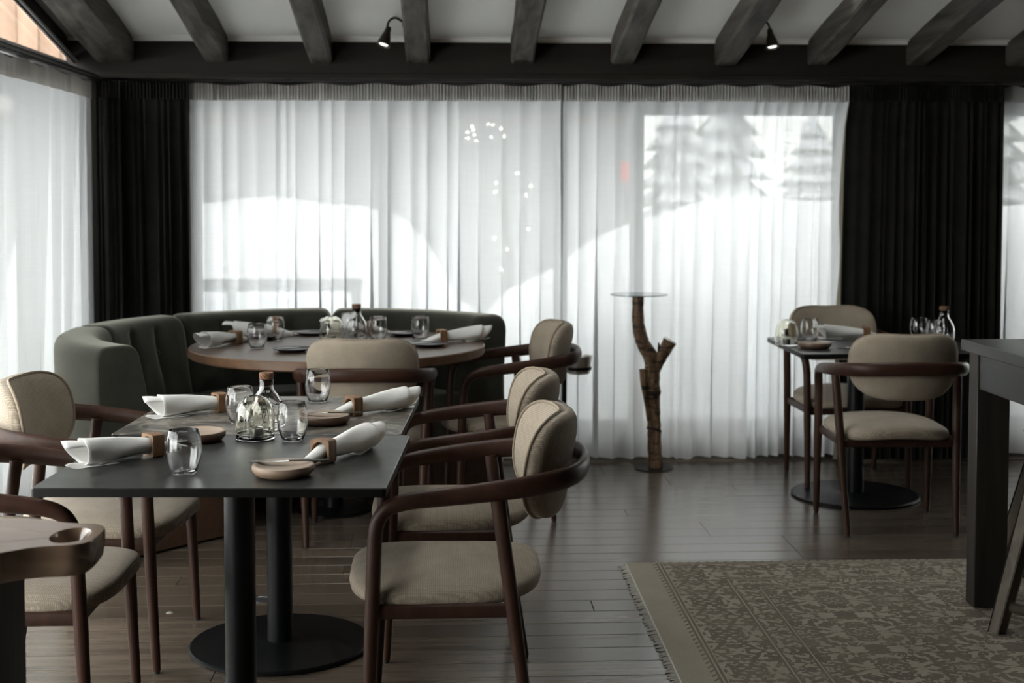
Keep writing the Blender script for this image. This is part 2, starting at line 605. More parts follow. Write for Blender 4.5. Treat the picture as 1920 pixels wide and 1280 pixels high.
def smooth_path(pts, n=8):
    """Catmull-Rom through the points"""
    P = [Vector(p) for p in pts]
    out = []
    for i in range(len(P) - 1):
        p0, p1, p2, p3 = P[max(i - 1, 0)], P[i], P[i + 1], P[min(i + 2, len(P) - 1)]
        for k in range(n):
            t = k / n
            out.append(0.5 * ((2 * p1) + (p2 - p0) * t + (2 * p0 - 5 * p1 + 4 * p2 - p3) * t * t + (3 * p1 - p0 - 3 * p2 + p3) * t ** 3))
    out.append(P[-1])
    return out


def lerp(a, b, t):
    return a + (b - a) * t


def tag(o, label=None, cat=None, group=None, kind=None):
    if label:
        o['label'] = label
    if cat:
        o['category'] = cat
    if group:
        o['group'] = group
    if kind:
        o['kind'] = kind
    return o


def thing(name, loc, rz, label, cat, group=None):
    o = bpy.data.objects.new(name, None)
    o.empty_display_size = 0.1
    o.location = loc
    o.rotation_euler = (0, 0, rz)
    COL.objects.link(o)
    return tag(o, label, cat, group)


def struct(o, label=None, cat=None):
    return tag(o, label, cat, None, 'structure')


def dup(root, loc, rz, label, group=None):
    r = root.copy()
    COL.objects.link(r)
    r.location = loc
    r.rotation_euler = (0, 0, rz)
    r['label'] = label
    if group:
        r['group'] = group
    for ch in list(root.children):
        c = ch.copy()
        COL.objects.link(c)
        c.parent = r
        for g in list(ch.children):
            d = g.copy()
            COL.objects.link(d)
            d.parent = c
    return r


# ================================================================== THE ROOM
SL = 0.204                       # roof pitch
YH = 6.95                        # front face of the header beam
XL, XR, YB, YF = -1.95, 6.2, -3.2, 7.5


def zc(y):
    return 2.232 + SL * (YH - y)


# floor: a dark base with single oak boards on it
fl = struct(MB().box(XL - .1, YB - .1, -0.10, XR + .1, YF, -0.004).build('floor', M['floor_base']), 'weathered grey brown oak plank floor of the dining room', 'floor')
PW = 0.1235
plank_mesh = {}


def plank(x0, x1, yc):
    L = round(x1 - x0, 2)
    if L not in plank_mesh:
        plank_mesh[L] = MB().box(-L / 2 + .0008, -PW / 2 + .0014, -0.02, L / 2 - .0008, PW / 2 - .0014, 0.0, 0.0010).mesh('plank', M['plank'], 30)
    o = bpy.data.objects.new('plank', plank_mesh[L])
    o.location = ((x0 + x1) / 2, yc, rnd.uniform(-0.0003, 0.0002))
    o.rotation_euler = (0, 0, PI if rnd.random() < .5 else 0)
    COL.objects.link(o)
    o.parent = fl


row = 0
yy = 7.16
while yy > 2.55:
    xa = -1.9
    xb_end = 2.0 if yy < 3.9 else (2.8 if yy < 5 else 3.9)
    x = xa - rnd.choice([0, .3, .6, .9, 1.2, 1.5])
    while x < xb_end:
        L = rnd.choice([1.2, 1.5, 1.8, 2.1])
        plank(x, x + L, yy)
        x += L
    yy -= PW
    row += 1
# the unseen remainder of the floor, same boards in wide sheets under the camera
o = MB().box(XL, YB, -0.02, XR, yy + PW / 2, 0).build('plank', M['plank'], fl)
o = MB().box(3.9 + .9, yy + PW / 2, -0.02, XR, 7.2, -0.002).build('plank', M['plank'], fl)

# ceiling: sloping plaster, rafters, cornice
raf_w = 0.118
rafters = [-1.70, -1.182, -0.651, -0.150, 0.386, 0.911, 1.450, 1.939, 2.464, 3.0, 3.53, 4.06, 4.59, 5.12, 5.65]
ADDED_ROOFWIN = {3: (3.35, 5.1), 7: (4.8, 6.15)}      # bays with an added roof window, unseen, letting in top light


def slope_box(mb, x0, x1, ya, yb, t=0.12, lift=0.0):
    b = len(mb.v)
    for dz in (lift, lift + t):
        for (x, y) in ((x0, ya), (x1, ya), (x1, yb), (x0, yb)):
            mb.v.append((x, y, zc(y) + dz))
            mb.uv.append((x, y))
    for q in ((0, 1, 2, 3), (7, 6, 5, 4), (0, 4, 5, 1), (1, 5, 6, 2), (2, 6, 7, 3), (3, 7, 4, 0)):
        mb.fan([b + k for k in q])
    return mb


_m = MB()
_xs = [XL] + rafters + [XR]
_wins = []
for k in range(len(_xs) - 1):
    if k in ADDED_ROOFWIN:
        ya, yb = ADDED_ROOFWIN[k]
        slope_box(_m, _xs[k], _xs[k + 1], YB, ya)
        slope_box(_m, _xs[k], _xs[k + 1], yb, YH + .25)
        _wins.append((_xs[k] + .05, _xs[k + 1] - .05, ya, yb))
    else:
        slope_box(_m, _xs[k], _xs[k + 1], YB, YH + .25)
ce = struct(_m.build('ceiling', M['plaster']), 'sloping white plaster ceiling between black rafters', 'ceiling')
for k, (x0, x1, ya, yb) in enumerate(_wins):
    f = MB()
    for (a, b, c, d) in ((x0, x0 + .03, ya, yb), (x1 - .03, x1, ya, yb), (x0, x1, ya, ya + .03), (x0, x1, yb - .03, yb)):
        slope_box(f, a, b, c, d, .10, .01)
    o = struct(f.build('window_%d' % (12 + k), M['frame']), 'roof window number %d added between the rafters for top light, out of view' % (k + 1), 'window')
    slope_box(MB(), x0 + .02, x1 - .02, ya + .02, yb - .02, .006, .06).build('pane', M['pane'], o)


def rafter(x, wd, seed):
    r2 = random.Random(seed)
    mb = MB()
    ys = [YH + .02 - k * 0.32 for k in range(32)]
    secs = []
    b0 = len(mb.v)
    for y in ys:
        jw = wd / 2 + r2.uniform(-.004, .004)
        jx = r2.uniform(-.003, .003)
        zt = zc(y) + .01
        zb = zc(y) - 0.122 + r2.uniform(-.004, .004)
        c = 0.012
        for (px, pz) in ((-jw, zt), (-jw, zb + c), (-jw + c, zb), (jw - c, zb), (jw, zb + c), (jw, zt)):
            mb.v.append((x + jx + px, y, pz))
            mb.uv.append((px, y))
    n = 6
    for k in range(len(ys) - 1):
        for i in range(n):
            i2 = (i + 1) % n
            mb.f.append((b0 + k * n + i, b0 + k * n + i2, b0 + (k + 1) * n + i2, b0 + (k + 1) * n + i))
            mb.mi.append(0)
    mb.fan([b0 + i for i in range(n)])
    mb.fan([b0 + (len(ys) - 1) * n + i for i in range(n)], True)
    o = mb.build('rafter', M['beam'], ce, 25)
    return o


for k, x in enumerate(rafters):
    rafter(x, raf_w if k else 0.20, 100 + k)
# plaster lip just above the header
MB().box(XL, YH - .028, zc(YH) - .012, XR, YH + .05, zc(YH) + .006, .003).build('cornice', M['plaster'], ce)
MB().box(XL, YH - .055, zc(YH - .05) - .006, XR, YH - .04, zc(YH) + .03, .003).build('cornice', M['plaster'], ce)

# header beam
hd = struct(MB().box(XL, YH, 2.045, XR, YF - .02, zc(YH) - .002, .006).build('trim_1', M['header']), 'long dark brown header beam above the curtains', 'beam')
MB().box(XL + .16, YH - .012, 2.030, XR, YH + .03, 2.060, .004).build('batten', M['header'], hd)

# back wall: sill, lintel, piers
wb = struct(MB().box(XL, 7.155, -0.05, XR, YF, 0.165).box(XL, 7.155, 1.886, XR, YF, 2.06)
            .box(XL, 7.155, .16, -1.365, YF, 1.9).box(2.18, 7.155, .16, 2.985, YF, 1.9).build('wall_back', M['darkwall']), 'dark back wall with a run of tall windows', 'wall')


def window(idx, x0, x1, label):
    z0, z1 = 0.165, 1.886
    f = MB()
    fw_ = 0.035
    y0, y1 = 7.19, 7.26
    f.box(x0, y0, z0, x0 + fw_, y1, z1, .004)
    f.box(x1 - fw_, y0, z0, x1, y1, z1, .004)
    f.box(x0, y0, z0, x1, y1, z0 + .04, .004)
    f.box(x0, y0, z1 - .02, x1, y1, z1, .004)
    o = struct(f.build('window_%d' % idx, M['frame']), label, 'window')
    MB().box(x0 + .02, 7.222, z0 + .02, x1 - .02, 7.228, z1 - .01).build('pane', M['pane'], o)
    return o


window(1, -1.365, -0.338, 'left tall dark framed window behind the long sheer curtain')
window(2, -0.338, 0.610, 'tall dark framed window behind the middle of the sheers')
window(3, 0.610, 1.026, 'narrow tall window behind the branch stand')
window(4, 1.026, 2.18, 'wide tall window left of the double black curtain')
window(5, 2.985, 5.1, 'tall window right of the double black curtain')
struct(MB().box(5.1, 7.155, .16, XR, YF, 1.9).build('wall_pier', M['darkwall']), 'dark pier at the far right end of the back wall', 'wall')

# left wall: low sill, tall windows, plate, glazed gable
wl = struct(MB().box(XL - .2, YB, -0.05, XL, YF, 0.135).box(XL - .2, YB, 1.92, XL, YF, 2.055).box(XL - .2, 6.75, .13, XL, YF, 1.93)
            .box(XL - .2, YB, .13, XL, 1.2, 1.93).build('wall_left', M['darkwall']), 'dark left wall with tall windows behind sheer curtains', 'wall')
for k, (ya, yb) in enumerate(((1.2, 2.6), (2.6, 3.98), (3.98, 5.36), (5.36, 6.75))):
    f = MB()
    f.box(XL - .16, ya, .135, XL - .09, ya + .035, 1.92, .004).box(XL - .16, yb - .035, .135, XL - .09, yb, 1.92, .004)
    f.box(XL - .16, ya, .135, XL - .09, yb, .175, .004).box(XL - .16, ya, 1.90, XL - .09, yb, 1.92, .004)
    o = struct(f.build('window_%d' % (5 + k + 1), M['frame']), 'side window of the left wall, number %d from the camera end' % (k + 1), 'window')
    MB().box(XL - .13, ya + .02, .15, XL - .124, yb - .02, 1.91).build('pane', M['pane'], o)
# gable glazing between plate and first rafter
gy0, gy1 = 6.86, 4.2
gz = lambda y: 2.115 + SL * (YH - y)
g = MB()
g.tube([(XL + .03, gy0, 2.085), (XL + .03, gy1, 2.085)], (0.022), 4)
gab = struct(g.build('window_11', M['track']), 'triangular gable window above the left wall plate', 'window')
mb = MB()
mb.tube([(XL + .045, gy0 + .1, gz(gy0) - .012), (XL + .045, gy1, gz(gy1) - .012)], 0.020, 4)
mb.build('frame', M['track'], gab)
mb = MB()
mb.tube([(XL + .075, gy0 + .05, gz(gy0) - .030), (XL + .075, gy1, gz(gy1) - .030)], 0.007, 6)
mb.build('frame', M['steeltrack'], gab)
mb = MB()
b = len(mb.v)
for xx in (XL + .02, XL + .026):
    for (y, z) in ((gy0, 2.09), (gy1, 2.09), (gy1, gz(gy1) - .01), (gy0, gz(gy0) - .01)):
        mb.v.append((xx, y, z))
        mb.uv.append((y, z))
for q in ((0, 1, 2, 3), (7, 6, 5, 4), (0, 4, 5, 1), (1, 5, 6, 2), (2, 6, 7, 3), (3, 7, 4, 0)):
    mb.fan(list(q))
mb.build('pane', M['pane'], gab)
mb = MB()
for y in (4.24,):
    mb.box(XL + .01, y - .03, 2.09, XL + .05, y + .03, gz(y), .003)
mb.build('mullion', M['track'], gab)
struct(MB().box(XL - .1, YB, 2.05, XL + .02, 4.21, 4.3).build('wall_gable', M['darkwall']), 'dark boarded gable above the left wall, unseen, added to cut fill light', 'wall')  # unseen boarding added in place of glazing to cut the fill light
# sealing strip above the gable glass up to the plaster
mb = MB()
for xx in (XL + .004, XL + .02):
    for (y, z) in ((YF, gz(YF) + .02), (YB, gz(YB) + .02), (YB, zc(YB) + .05), (YF, zc(YF) + .05)):
        mb.v.append((xx, y, z))
        mb.uv.append((y, z))
for q in ((0, 1, 2, 3), (7, 6, 5, 4), (0, 4, 5, 1), (1, 5, 6, 2), (2, 6, 7, 3), (3, 7, 4, 0)):
    mb.fan(list(q))
struct(mb.build('trim_2', M['header']), 'dark sloping board above the gable window', 'trim')

# unseen rest of the room: right wall and rear wall
struct(MB().box(XR, YB, -.05, XR + .2, YF, 4.4).build('wall_right', M['darkwall']), 'dark wooden right wall out of view', 'wall')
struct(MB().box(XL, YB - .2, -.05, XR, YB, 4.6).build('wall_rear', M['darkwall']), 'dark rear wall behind the camera', 'wall')

# ================================================================== CURTAINS
ZT = 2.012


def curtain(name, P0, P1, mats, label, seed, folds, amp, ztop=ZT, zbot=0.022, over=0.0, head=True, lean=0.6, cols=11, rows=16, cat='sheer curtain', group=None, headmat=None, pull0=0.0, pull1=0.0, headh=0.085, lining=0):
    """hanging cloth from P0 to P1 (plan points): omega shaped folds that deepen downwards; heading of tight pencil pleats"""
    rr = random.Random(seed)
    P0, P1 = Vector((*P0, 0)), Vector((*P1, 0))
    L = (P1 - P0).length
    ax = (P1 - P0).normalized()
    nr = Vector((-ax.y, ax.x, 0))
    # fold boundaries
    ws = [rr.uniform(.55, 1.6) for _ in range(folds)]
    tot = sum(ws)
    edges = [0]
    for q in ws:
        edges.append(edges[-1] + q / tot)
    am = [amp * rr.uniform(.25, 1.25) for _ in range(folds)]
    ov = [over * rr.uniform(0, 1.3) for _ in range(folds)]
    ph = [rr.uniform(-1, 1) for _ in range(folds)]
    z1 = ztop - (headh if head else 0)
    root = thing(name, (P0.x + ax.x * L / 2, P0.y + ax.y * L / 2, 0), 0, label, cat, group)
    org = Vector(root.location)
    nu = folds * cols + 1
    f1, f2 = rr.uniform(1.2, 2.2), rr.uniform(0, 6)

    def fn(i, j):
        t = j / (rows - 1)
        z = lerp(z1 + .002, zbot, t)
        k = min(i // cols, folds - 1)
        u = (i - k * cols) / cols
        s0, s1 = edges[k], edges[k + 1]
        s = lerp(s0, s1, u)
        dep = min(1.0, 0.22 + 1.1 * t)
        a = am[k] * dep
        th = 2 * PI * u
        off = a * (0.5 - 0.5 * math.cos(th)) + 0.010 * math.sin(f1 * 2 * PI * s + f2)
        lat = -ov[k] * dep * math.sin(th * 1.0) * (s1 - s0) * L * 0.5
        lat += lean * 0.02 * ph[k] * math.sin(PI * u) * t
        sm = s * L + lat
        # curtain pulled together towards the ends while falling
        sm += (pull0 * (1 - s) + pull1 * s) * t ** .35
        zz = z + (0.006 * math.sin(9 * s * PI + f2) + .004 * math.sin(th)) * (t ** 6)
        q = P0 + ax * sm + nr * off - org
        return (q.x, q.y, zz)

    mb = MB().grid(nu, rows, fn)
    cloth = mb.build('cloth', mats, root, 80)
    if head:
        np_ = max(int(L / 0.0165), 6)
        cn = np_ * 4 + 1
        aj = [rr.uniform(.5, 1.3) for _ in range(np_ + 1)]

        def hf(i, j):
            u = i / (cn - 1)
            z = lerp(ztop + .006 * math.sin(u * 40 + f2), z1, j / 3)
            p = u * np_
            k = int(p) if p < np_ else np_ - 1
            off = 0.024 * aj[k] * (0.5 - 0.5 * math.cos(2 * PI * p)) * (1.25 if j in (1, 2) else .9) + .010 * math.sin(f1 * 2 * PI * u + f2) - .004
            q = P0 + ax * (u * L) + nr * off - org
            return (q.x, q.y, z)
        MB().grid(cn, 4, hf).build('heading', headmat or mats, root, 80)
    if lining:
        def lf_(i, j):
            q = Vector(fn(0 if lining < 0 else nu - 1, j))
            t = j / (rows - 1)
            wd = lining * (.006 + .022 * abs(math.sin(t * 7.3)) * min(1, t * 3))
            return q + ax * (wd * i) + nr * (-.003 - .004 * i)
        MB().grid(2, rows, lf_).build('lining_edge', M['lining'], root, 80)
    return root


SG = 'white sheer curtains'
CY = 7.06
curtain('sheer_curtain', (-1.345, CY), (0.597, CY), M['sheer'], 'long white sheer curtain behind the green sofa', 3, 21, .048, over=.6, headmat=M['sheerhead'], group=SG)
curtain('sheer_curtain', (0.608, CY), (2.14, CY), M['sheer'], 'white sheer curtain behind the branch stand', 5, 19, .046, over=.5, headmat=M['sheerhead'], group=SG, pull1=-.05)
curtain('sheer_curtain', (2.945, CY), (3.75, CY), M['sheer'], 'white sheer curtain right of the double black curtain at the frame edge', 8, 9, .046, over=.5, headmat=M['sheerhead'], group=SG)
curtain('sheer_curtain', (-1.80, 4.55), (-1.80, 6.86), M['sheer'], 'white sheer curtain along the left wall', 12, 15, .06, over=.4, ztop=2.004, headmat=M['sheerhead'], group=SG)
DG = 'black velvet curtains'
curtain('velvet_curtain', (-1.785, 6.90), (-1.672, 6.935), M['drape'], 'narrow black velvet curtain hung in the corner by the left wall', 21, 4, .03, over=.4, cat='curtain', group=DG, zbot=.015)
curtain('velvet_curtain', (-1.685, 6.99), (-1.345, 7.00), M['drape'], 'black velvet curtain between the corner and the long sheer', 22, 8, .05, over=.6, cat='curtain', group=DG, zbot=.015)
curtain('velvet_curtain', (2.125, 6.99), (2.537, 7.00), M['drape'], 'left one of the two black velvet curtains right of the windows', 23, 9, .05, over=.6, cat='curtain', group=DG, zbot=.015, pull0=-.045, lining=-1)
curtain('velvet_curtain', (2.545, 7.00), (2.955, 6.99), M['drape'], 'right one of the two black velvet curtains, behind the bistro table', 24, 9, .05, over=.6, cat='curtain', group=DG, zbot=.015)
# tracks
t_ = thing('curtain_track', (1.6, 7.05, 2.025), 0, 'black ceiling curtain track along the back wall', 'curtain track')
MB().box(-3.35, -.05, 0, XR - 1.65, .03, .022, .003).build('rail', M['track'], t_)
t_ = thing('curtain_track', (-1.80, 3.5, 2.013), 0, 'black curtain track with a grey lip along the left wall', 'curtain track')
MB().box(-.03, -6, 0, .03, 3.42, .03, .004).build('rail', M['track'], t_)
MB().box(.032, -6, .008, .040, 3.42, .018, .002).build('lip', M['steeltrack'], t_)

# ================================================================== CHAIR
def make_pad():
    hw, hh, th = .228, .141, .036
    nth, nr = 56, 15

    def outline(a, n=3.5):
        c, s = math.cos(a), math.sin(a)
        k = (abs(c) ** n + abs(s) ** n) ** (-1 / n)
        x, z = hw * k * c, hh * k * s
        if z < 0:
            x *= 1 - .16 * (-z / hh) ** 1.5
        else:
            z -= .006 * math.cos(min(abs(x) / hw, 1) * PI) * (z / hh)
        return x, z

    def place(x, z, off):
        y = -.292 + 1.75 * x * x - .16 * z + off
        return (x, y, .720 + z)

    def fn(i, j):
        a = 2 * PI * i / nth
        ph = PI * j / (nr - 1)
        rho = 0 if j in (0, nr - 1) else math.sin(ph) ** .42
        off = th * (1 if math.cos(ph) >= 0 else -1) * abs(math.cos(ph)) ** .75
        if off > 0:
            off *= 1.25
        x, z = outline(a)
        return place(x * rho, z * rho, off)

    pad = MB().grid(nth, nr, fn, cu=True, uvfn=lambda i, j, p: (p[0] * 1.0, p[2]))
    pts, rads = [], []
    for i in range(57):
        a = 2 * PI * i / 56
        x, z = outline(a)
        pts.append(place(x * .985, z * .985, .020))
    pip = MB().tube(pts, .0052, 6, caps=False)
    return pad, pip


def make_seat():
    hw, hd, n = .243, .253, 3.4
    nth, nr = 60, 13

    def fn(i, j):
        a = 2 * PI * i / nth
        c, s = math.cos(a), math.sin(a)
        k = (abs(c) ** n + abs(s) ** n) ** (-1 / n)
        x, y = hw * k * c, hd * k * s
        ph = PI * j / (nr - 1)
        rho = 0 if j in (0, nr - 1) else math.sin(ph) ** .34
        co = math.cos(ph)
        zz = (.036 if co > 0 else .030) * (1 if co >= 0 else -1) * abs(co) ** .62
        x *= rho
        y *= rho
        # slight saddle: sides and front round over
        z = .428 + zz - .30 * x * x - .10 * max(y, 0) ** 2 + .02 * (y / hd) ** 2 * .3
        x *= 1 + .06 * (y / hd)
        return (x, y + .012, z)
    return MB().grid(nth, nr, fn, cu=True, uvfn=lambda i, j, p: (p[0], p[1]))


def make_chair(loc, rz, label, group=None):
    t = thing('armchair', loc, rz, label, 'chair', group)
    make_seat().build('seat', M['linen'], t, 60)
    pad, pip = make_pad()
    p = pad.build('backrest', M['linen'], t, 60)
    pip.build('piping', M['piping'], p, 60)
    # bent rail: arm, back, arm
    half = [(.252, .188, .565), (.256, .180, .615), (.262, .155, .650), (.268, .105, .668), (.276, .02, .680), (.279, -.09, .692), (.264, -.20, .703),
            (.222, -.285, .712), (.155, -.332, .718), (.075, -.352, .721), (0, -.357, .722)]
    pts = [Vector(q) for q in half] + [Vector((-q[0], q[1], q[2])) for q in half[-2::-1]]
    path = smooth_path(pts, 4)
    n = len(path)
    rads = []
    for k in range(n):
        q = abs(k / (n - 1) * 2 - 1)
        if q > .86:
            rads.append((.0185, .0185))
        else:
            e = min(1, (.86 - q) / .5)
            rads.append((lerp(.0185, .0160, e), lerp(.0185, .0290, e)))
    MB().tube(path, rads, 14).build('arm_rail', M['walnutrail'], t, 60)
    for s in (-1, 1):
        fl_ = [(s * .252, .212, .008), (s * .2515, .203, .20), (s * .251, .195, .40), (s * .252, .188, .568)]
        pa = smooth_path(fl_, 4)
        ra = [lerp(.0130, .0185, min(1, k / 7)) for k in range(len(pa))]
        l = MB().tube(pa, ra, 12).build('leg', M['walnut'], t, 60)
        MB().lathe([(0.0, 0), (.010, 0), (.010, .009), (0, .009)], 10, s * .252, .212).build('glide', M['rubber'], l)
        bl = [(s * .230, -.215, .008), (s * .240, -.180, .22), (s * .250, -.148, .45), (s * .263, -.118, .68)]
        pa = smooth_path(bl, 4)
        ra = [lerp(.0125, .0185, min(1, k / 7)) for k in range(len(pa))]
        l = MB().tube(pa, ra, 12).build('leg', M['walnut'], t, 60)
        MB().lathe([(0.0, 0), (.010, 0), (.010, .009), (0, .009)], 10, s * .230, -.215).build('glide', M['rubber'], l)
    for s in (-1, 1):
        MB().tube([(s * .243, .196, .385), (s * .244, -.155, .385)], [(.010, .019)] * 2, 8).build('side_stretcher', M['walnut'], t, 30)
    MB().tube([(-.245, .190, .382), (.245, .190, .382)], [(.010, .018)] * 2, 8).build('front_stretcher', M['walnut'], t, 30)
    MB().tube([(-.244, -.155, .382), (.244, -.155, .382)], [(.010, .018)] * 2, 8).build('back_stretcher', M['walnut'], t, 30)
    return t


FL, FR, FU, FD = PI / 2, -PI / 2, 0.0, PI      # facing left (-x), right (+x), away, towards
chC = make_chair((0.004, 3.545, 0), FL, 'beige linen armchair nearest the camera, right of the black dining table')
dup(chC, (0.02, 4.28, 0), FL, 'beige linen armchair right of the veined dining table, behind the nearest armchair')
dup(chC, (-1.072, 4.235, 0), FR + R(-3), 'beige linen armchair at the left side of the veined dining table, its back in view')
dup(chC, (-1.10, 3.53, 0), FR, 'beige linen armchair left of the black dining table, its back cut off by the frame')
dup(chC, (-0.34, 5.585, 0), R(-2), 'beige linen armchair seen from behind in front of the round table')
dup(chC, (0.225, 5.99, 0), FL + R(6), 'beige linen armchair at the right of the round table beside the steel bucket')
dup(chC, (1.985, 6.56, 0), FD + R(2), 'beige linen armchair facing the camera behind the bistro table')
dup(chC, (1.905, 5.67, 0), R(-1), 'beige linen armchair seen from behind in front of the bistro table')

# ================================================================== TABLES
def table_base(t, disc_r, post_r, h, bx=0, by=0):
    MB().lathe([(0, .001), (disc_r - .004, .001), (disc_r, .004), (disc_r, .010), (disc_r - .006, .014), (post_r + .02, .016), (post_r + .004, .020), (0, .020)], 64, bx, by).build('base_disc', M['blacksteel'], t, 25)
    MB().lathe([(0, .018), (post_r, .018), (post_r, h), (0, h)], 32, bx, by).build('column', M['blacksteel'], t)
    MB().box(bx - .16, by - .16, h, bx + .16, by + .16, h + .006, .001).build('mounting_plate', M['blacksteel'], t)


def square_table(name, loc, rz, w_, d_, h, topm, label, group=None, disc=.285, base=(0, 0)):
    t = thing(name, loc, rz, label, 'table', group)
    table_base(t, disc, .040, h - .028, *base)
    bm = bmesh.new()
    bmesh.ops.create_cube(bm, size=1)
    for v in bm.verts:
        v.co = Vector((v.co.x * w_, v.co.y * d_, h - .011 + v.co.z * .022))
    ve = [e for e in bm.edges if abs(e.verts[0].co.z - e.verts[1].co.z) > .01]
    bmesh.ops.bevel(bm, geom=ve, offset=.010, segments=4, profile=.5, affect='EDGES')
    he = [e for e in bm.edges if all(abs(v.co.z - h) < 1e-4 for v in e.verts)]
    bmesh.ops.bevel(bm, geom=he, offset=.0018, segments=1, profile=.5, affect='EDGES')
    mb = MB()
    b0 = len(mb.f)
    mb.bm(bm)
    for k, fc in enumerate(mb.f):
        if max(mb.v[q][2] for q in fc) - min(mb.v[q][2] for q in fc) > .008:
            mb.mi[k] = 1
    mb.build('tabletop', [topm, M['edge']], t, 30)
    return t


TT = .74
square_table('dining_table', (-.545, 3.475, 0), R(-3), .835, .700, TT, M['tabletop'], 'square black smooth topped dining table nearest the camera')
square_table('dining_table', (-.535, 4.205, 0), R(-3), .835, .735, TT, M['marbletop'], 'square dark veined topped dining table behind the black one')
BT = .725
square_table('bistro_table', (2.015, 6.185, 0), R(-1), .87, .715, BT, M['tabletop'], 'black bistro table for two by the black curtains', disc=.30, base=(-.08, .03))

RT = .76
rt = thing('round_table', (-.495, 6.02, 0), 0, 'round walnut table inside the curved green sofa', 'table')
table_base(rt, .17, .045, RT - .05, -.03, .02)
r_ = .66
MB().lathe([(0, RT), (r_ - .004, RT)], 96).build('tabletop', M['roundtop'], rt, 30)
MB().lathe([(r_ - .004, RT), (r_, RT - .004), (r_, RT - .036), (r_ - .006, RT - .042), (0, RT - .042)], 96).build('edge_band', M['roundedge'], rt, 30)

# ================================================================== SOFA
SC = (-.60, 5.90)
sofa = thing('curved_sofa', (SC[0], SC[1], 0), 0, 'curved dark green velvet sofa wrapping the round table', 'sofa')


def arc_sweep(name, prof, a0, a1, m, parent, step=2.0, rnd_end=.035, tuft=False, capends=True, sharp=50):
    """closed (r,z) profile swept from a0 to a1 degrees round the sofa centre; ends rounded over"""
    n = max(int(abs(a1 - a0) / step), 4)
    rm = sum(p[0] for p in prof) / len(prof)
    zm = sum(p[1] for p in prof) / len(prof)
    stations = []
    e = math.degrees(rnd_end / rm)
    for k in range(5):
        q = k / 4
        stations.append((a0 + e * (1 - math.cos(q * PI / 2)), 1 - rnd_end * (1 - math.sin(q * PI / 2))))
    for k in range(1, n):
        stations.append((lerp(a0 + e, a1 - e, k / n), 0))
    for k in range(5):
        q = 1 - k / 4
        stations.append((a1 - e * (1 - math.cos(q * PI / 2)), 1 - rnd_end * (1 - math.sin(q * PI / 2))))
    mb = MB()
    m_ = len(prof)

    def fn(i, j):
        a, sh = stations[j]
        r0, z0 = prof[i]
        if sh:
            ins = 1 - sh
            dr, dz = r0 - rm, z0 - zm
            L = math.hypot(dr, dz) or 1
            r0 -= dr / L * ins
            z0 -= dz / L * ins
        elif tuft and r0 < .905 and z0 < .80:
            # pulled vertical pleats between buttons on the inner face
            ph = (a - a0) / (a1 - a0)
            cell = math.sin(ph * PI * tuft)
            v = (z0 - .48) / .34
            pull = math.exp(-((v - .62) / .30) ** 2)
            r0 += .020 * (1 - abs(cell)) ** 3 * (pull + .35)
            r0 -= .010 * abs(cell) * pull
        return (r0 * math.cos(R(a)), r0 * math.sin(R(a)), z0)
    mb.grid(m_, len(stations), fn, cu=True)
    b = 0
    mb.fan([b + i for i in range(m_)])
    mb.fan([b + (len(stations) - 1) * m_ + i for i in range(m_)], True)
    return mb.build(name, m, parent, sharp)


def rounded(poly, rad, seg=5):
    """round the corners of a closed (r,z) polygon"""
    out = []
    n = len(poly)
    for i in range(n):
        p0, p1, p2 = Vector(poly[i - 1]), Vector(poly[i]), Vector(poly[(i + 1) % n])
        r = rad[i]
        d0, d2 = (p0 - p1).normalized(), (p2 - p1).normalized()
        a, c = p1 + d0 * r, p1 + d2 * r
        for k in range(seg + 1):
            t = k / seg
            out.append(tuple((1 - t) ** 2 * a + 2 * t * (1 - t) * p1 + t * t * c))
    return out


def dens(poly, mx=.06):
    out = []
    n = len(poly)
    for i in range(n):
        a, b = Vector(poly[i]), Vector(poly[(i + 1) % n])
        k = max(1, int((b - a).length / mx))
        for q in range(k):
            out.append(tuple(a.lerp(b, q / k)))
    return out


back_prof = dens(rounded([(1.075, .27), (1.080, .850), (.900, .850), (.815, .47), (.815, .27)], [.01, .062, .055, .03, .01]))
seat_prof = dens(rounded([(.835, .27), (.835, .485), (.44, .500), (.425, .27)], [.01, .03, .055, .01]))
plinth_prof = dens(rounded([(1.05, .012), (1.05, .272), (.455, .272), (.455, .012)], [.004] * 4))
secs = [(34, 89.6, 4), (90.4, 137.5, 4), (138.5, 175, 3), (176, 227.5, 4)]
for k, (a0, a1, tf) in enumerate(secs):
    arc_sweep('backrest', back_prof, a0, a1, M['greenvelvet'], sofa, 1.0, .045 if k < 3 else .014, tuft=tf if k in (1, 2) else 0)
    arc_sweep('seat_cushion', seat_prof, a0, a1, M['seatvelvet'], sofa, 2.0, .02)
    arc_sweep('plinth', plinth_prof, a0 + 1, a1 - 1, M['plinth'], sofa, 3.0, .004, sharp=30)
    for q in range(1, tf):
        if k in (1, 2):
            a = lerp(a0, a1, q / tf)
            rr_, zz_ = .882, .69
            MB().lathe([(0, .010), (.008, .009), (.012, .003), (.010, -.004)], 12).build('button', M['greenvelvet'], sofa, 60,
                (rr_ * math.cos(R(a)), rr_ * math.sin(R(a)), zz_), (0, R(-78), R(a)))

# ================================================================== TABLE SETTINGS
def make_glass(loc, label, group):
    pr_ = [(0, .006), (.026, .006), (.032, .016), (.040, .040), (.0425, .060), (.040, .085), (.0355, .108), (.0360, .1092), (.0368, .108), (.0415, .085), (.0440, .060), (.0415, .038), (.0335, .012), (.0290, .001), (.024, .000), (0, .001)]
    o = MB().lathe(pr_, 40).build('tumbler', M['glass'], None, 70, loc)
    return tag(o, label, 'glass', group)


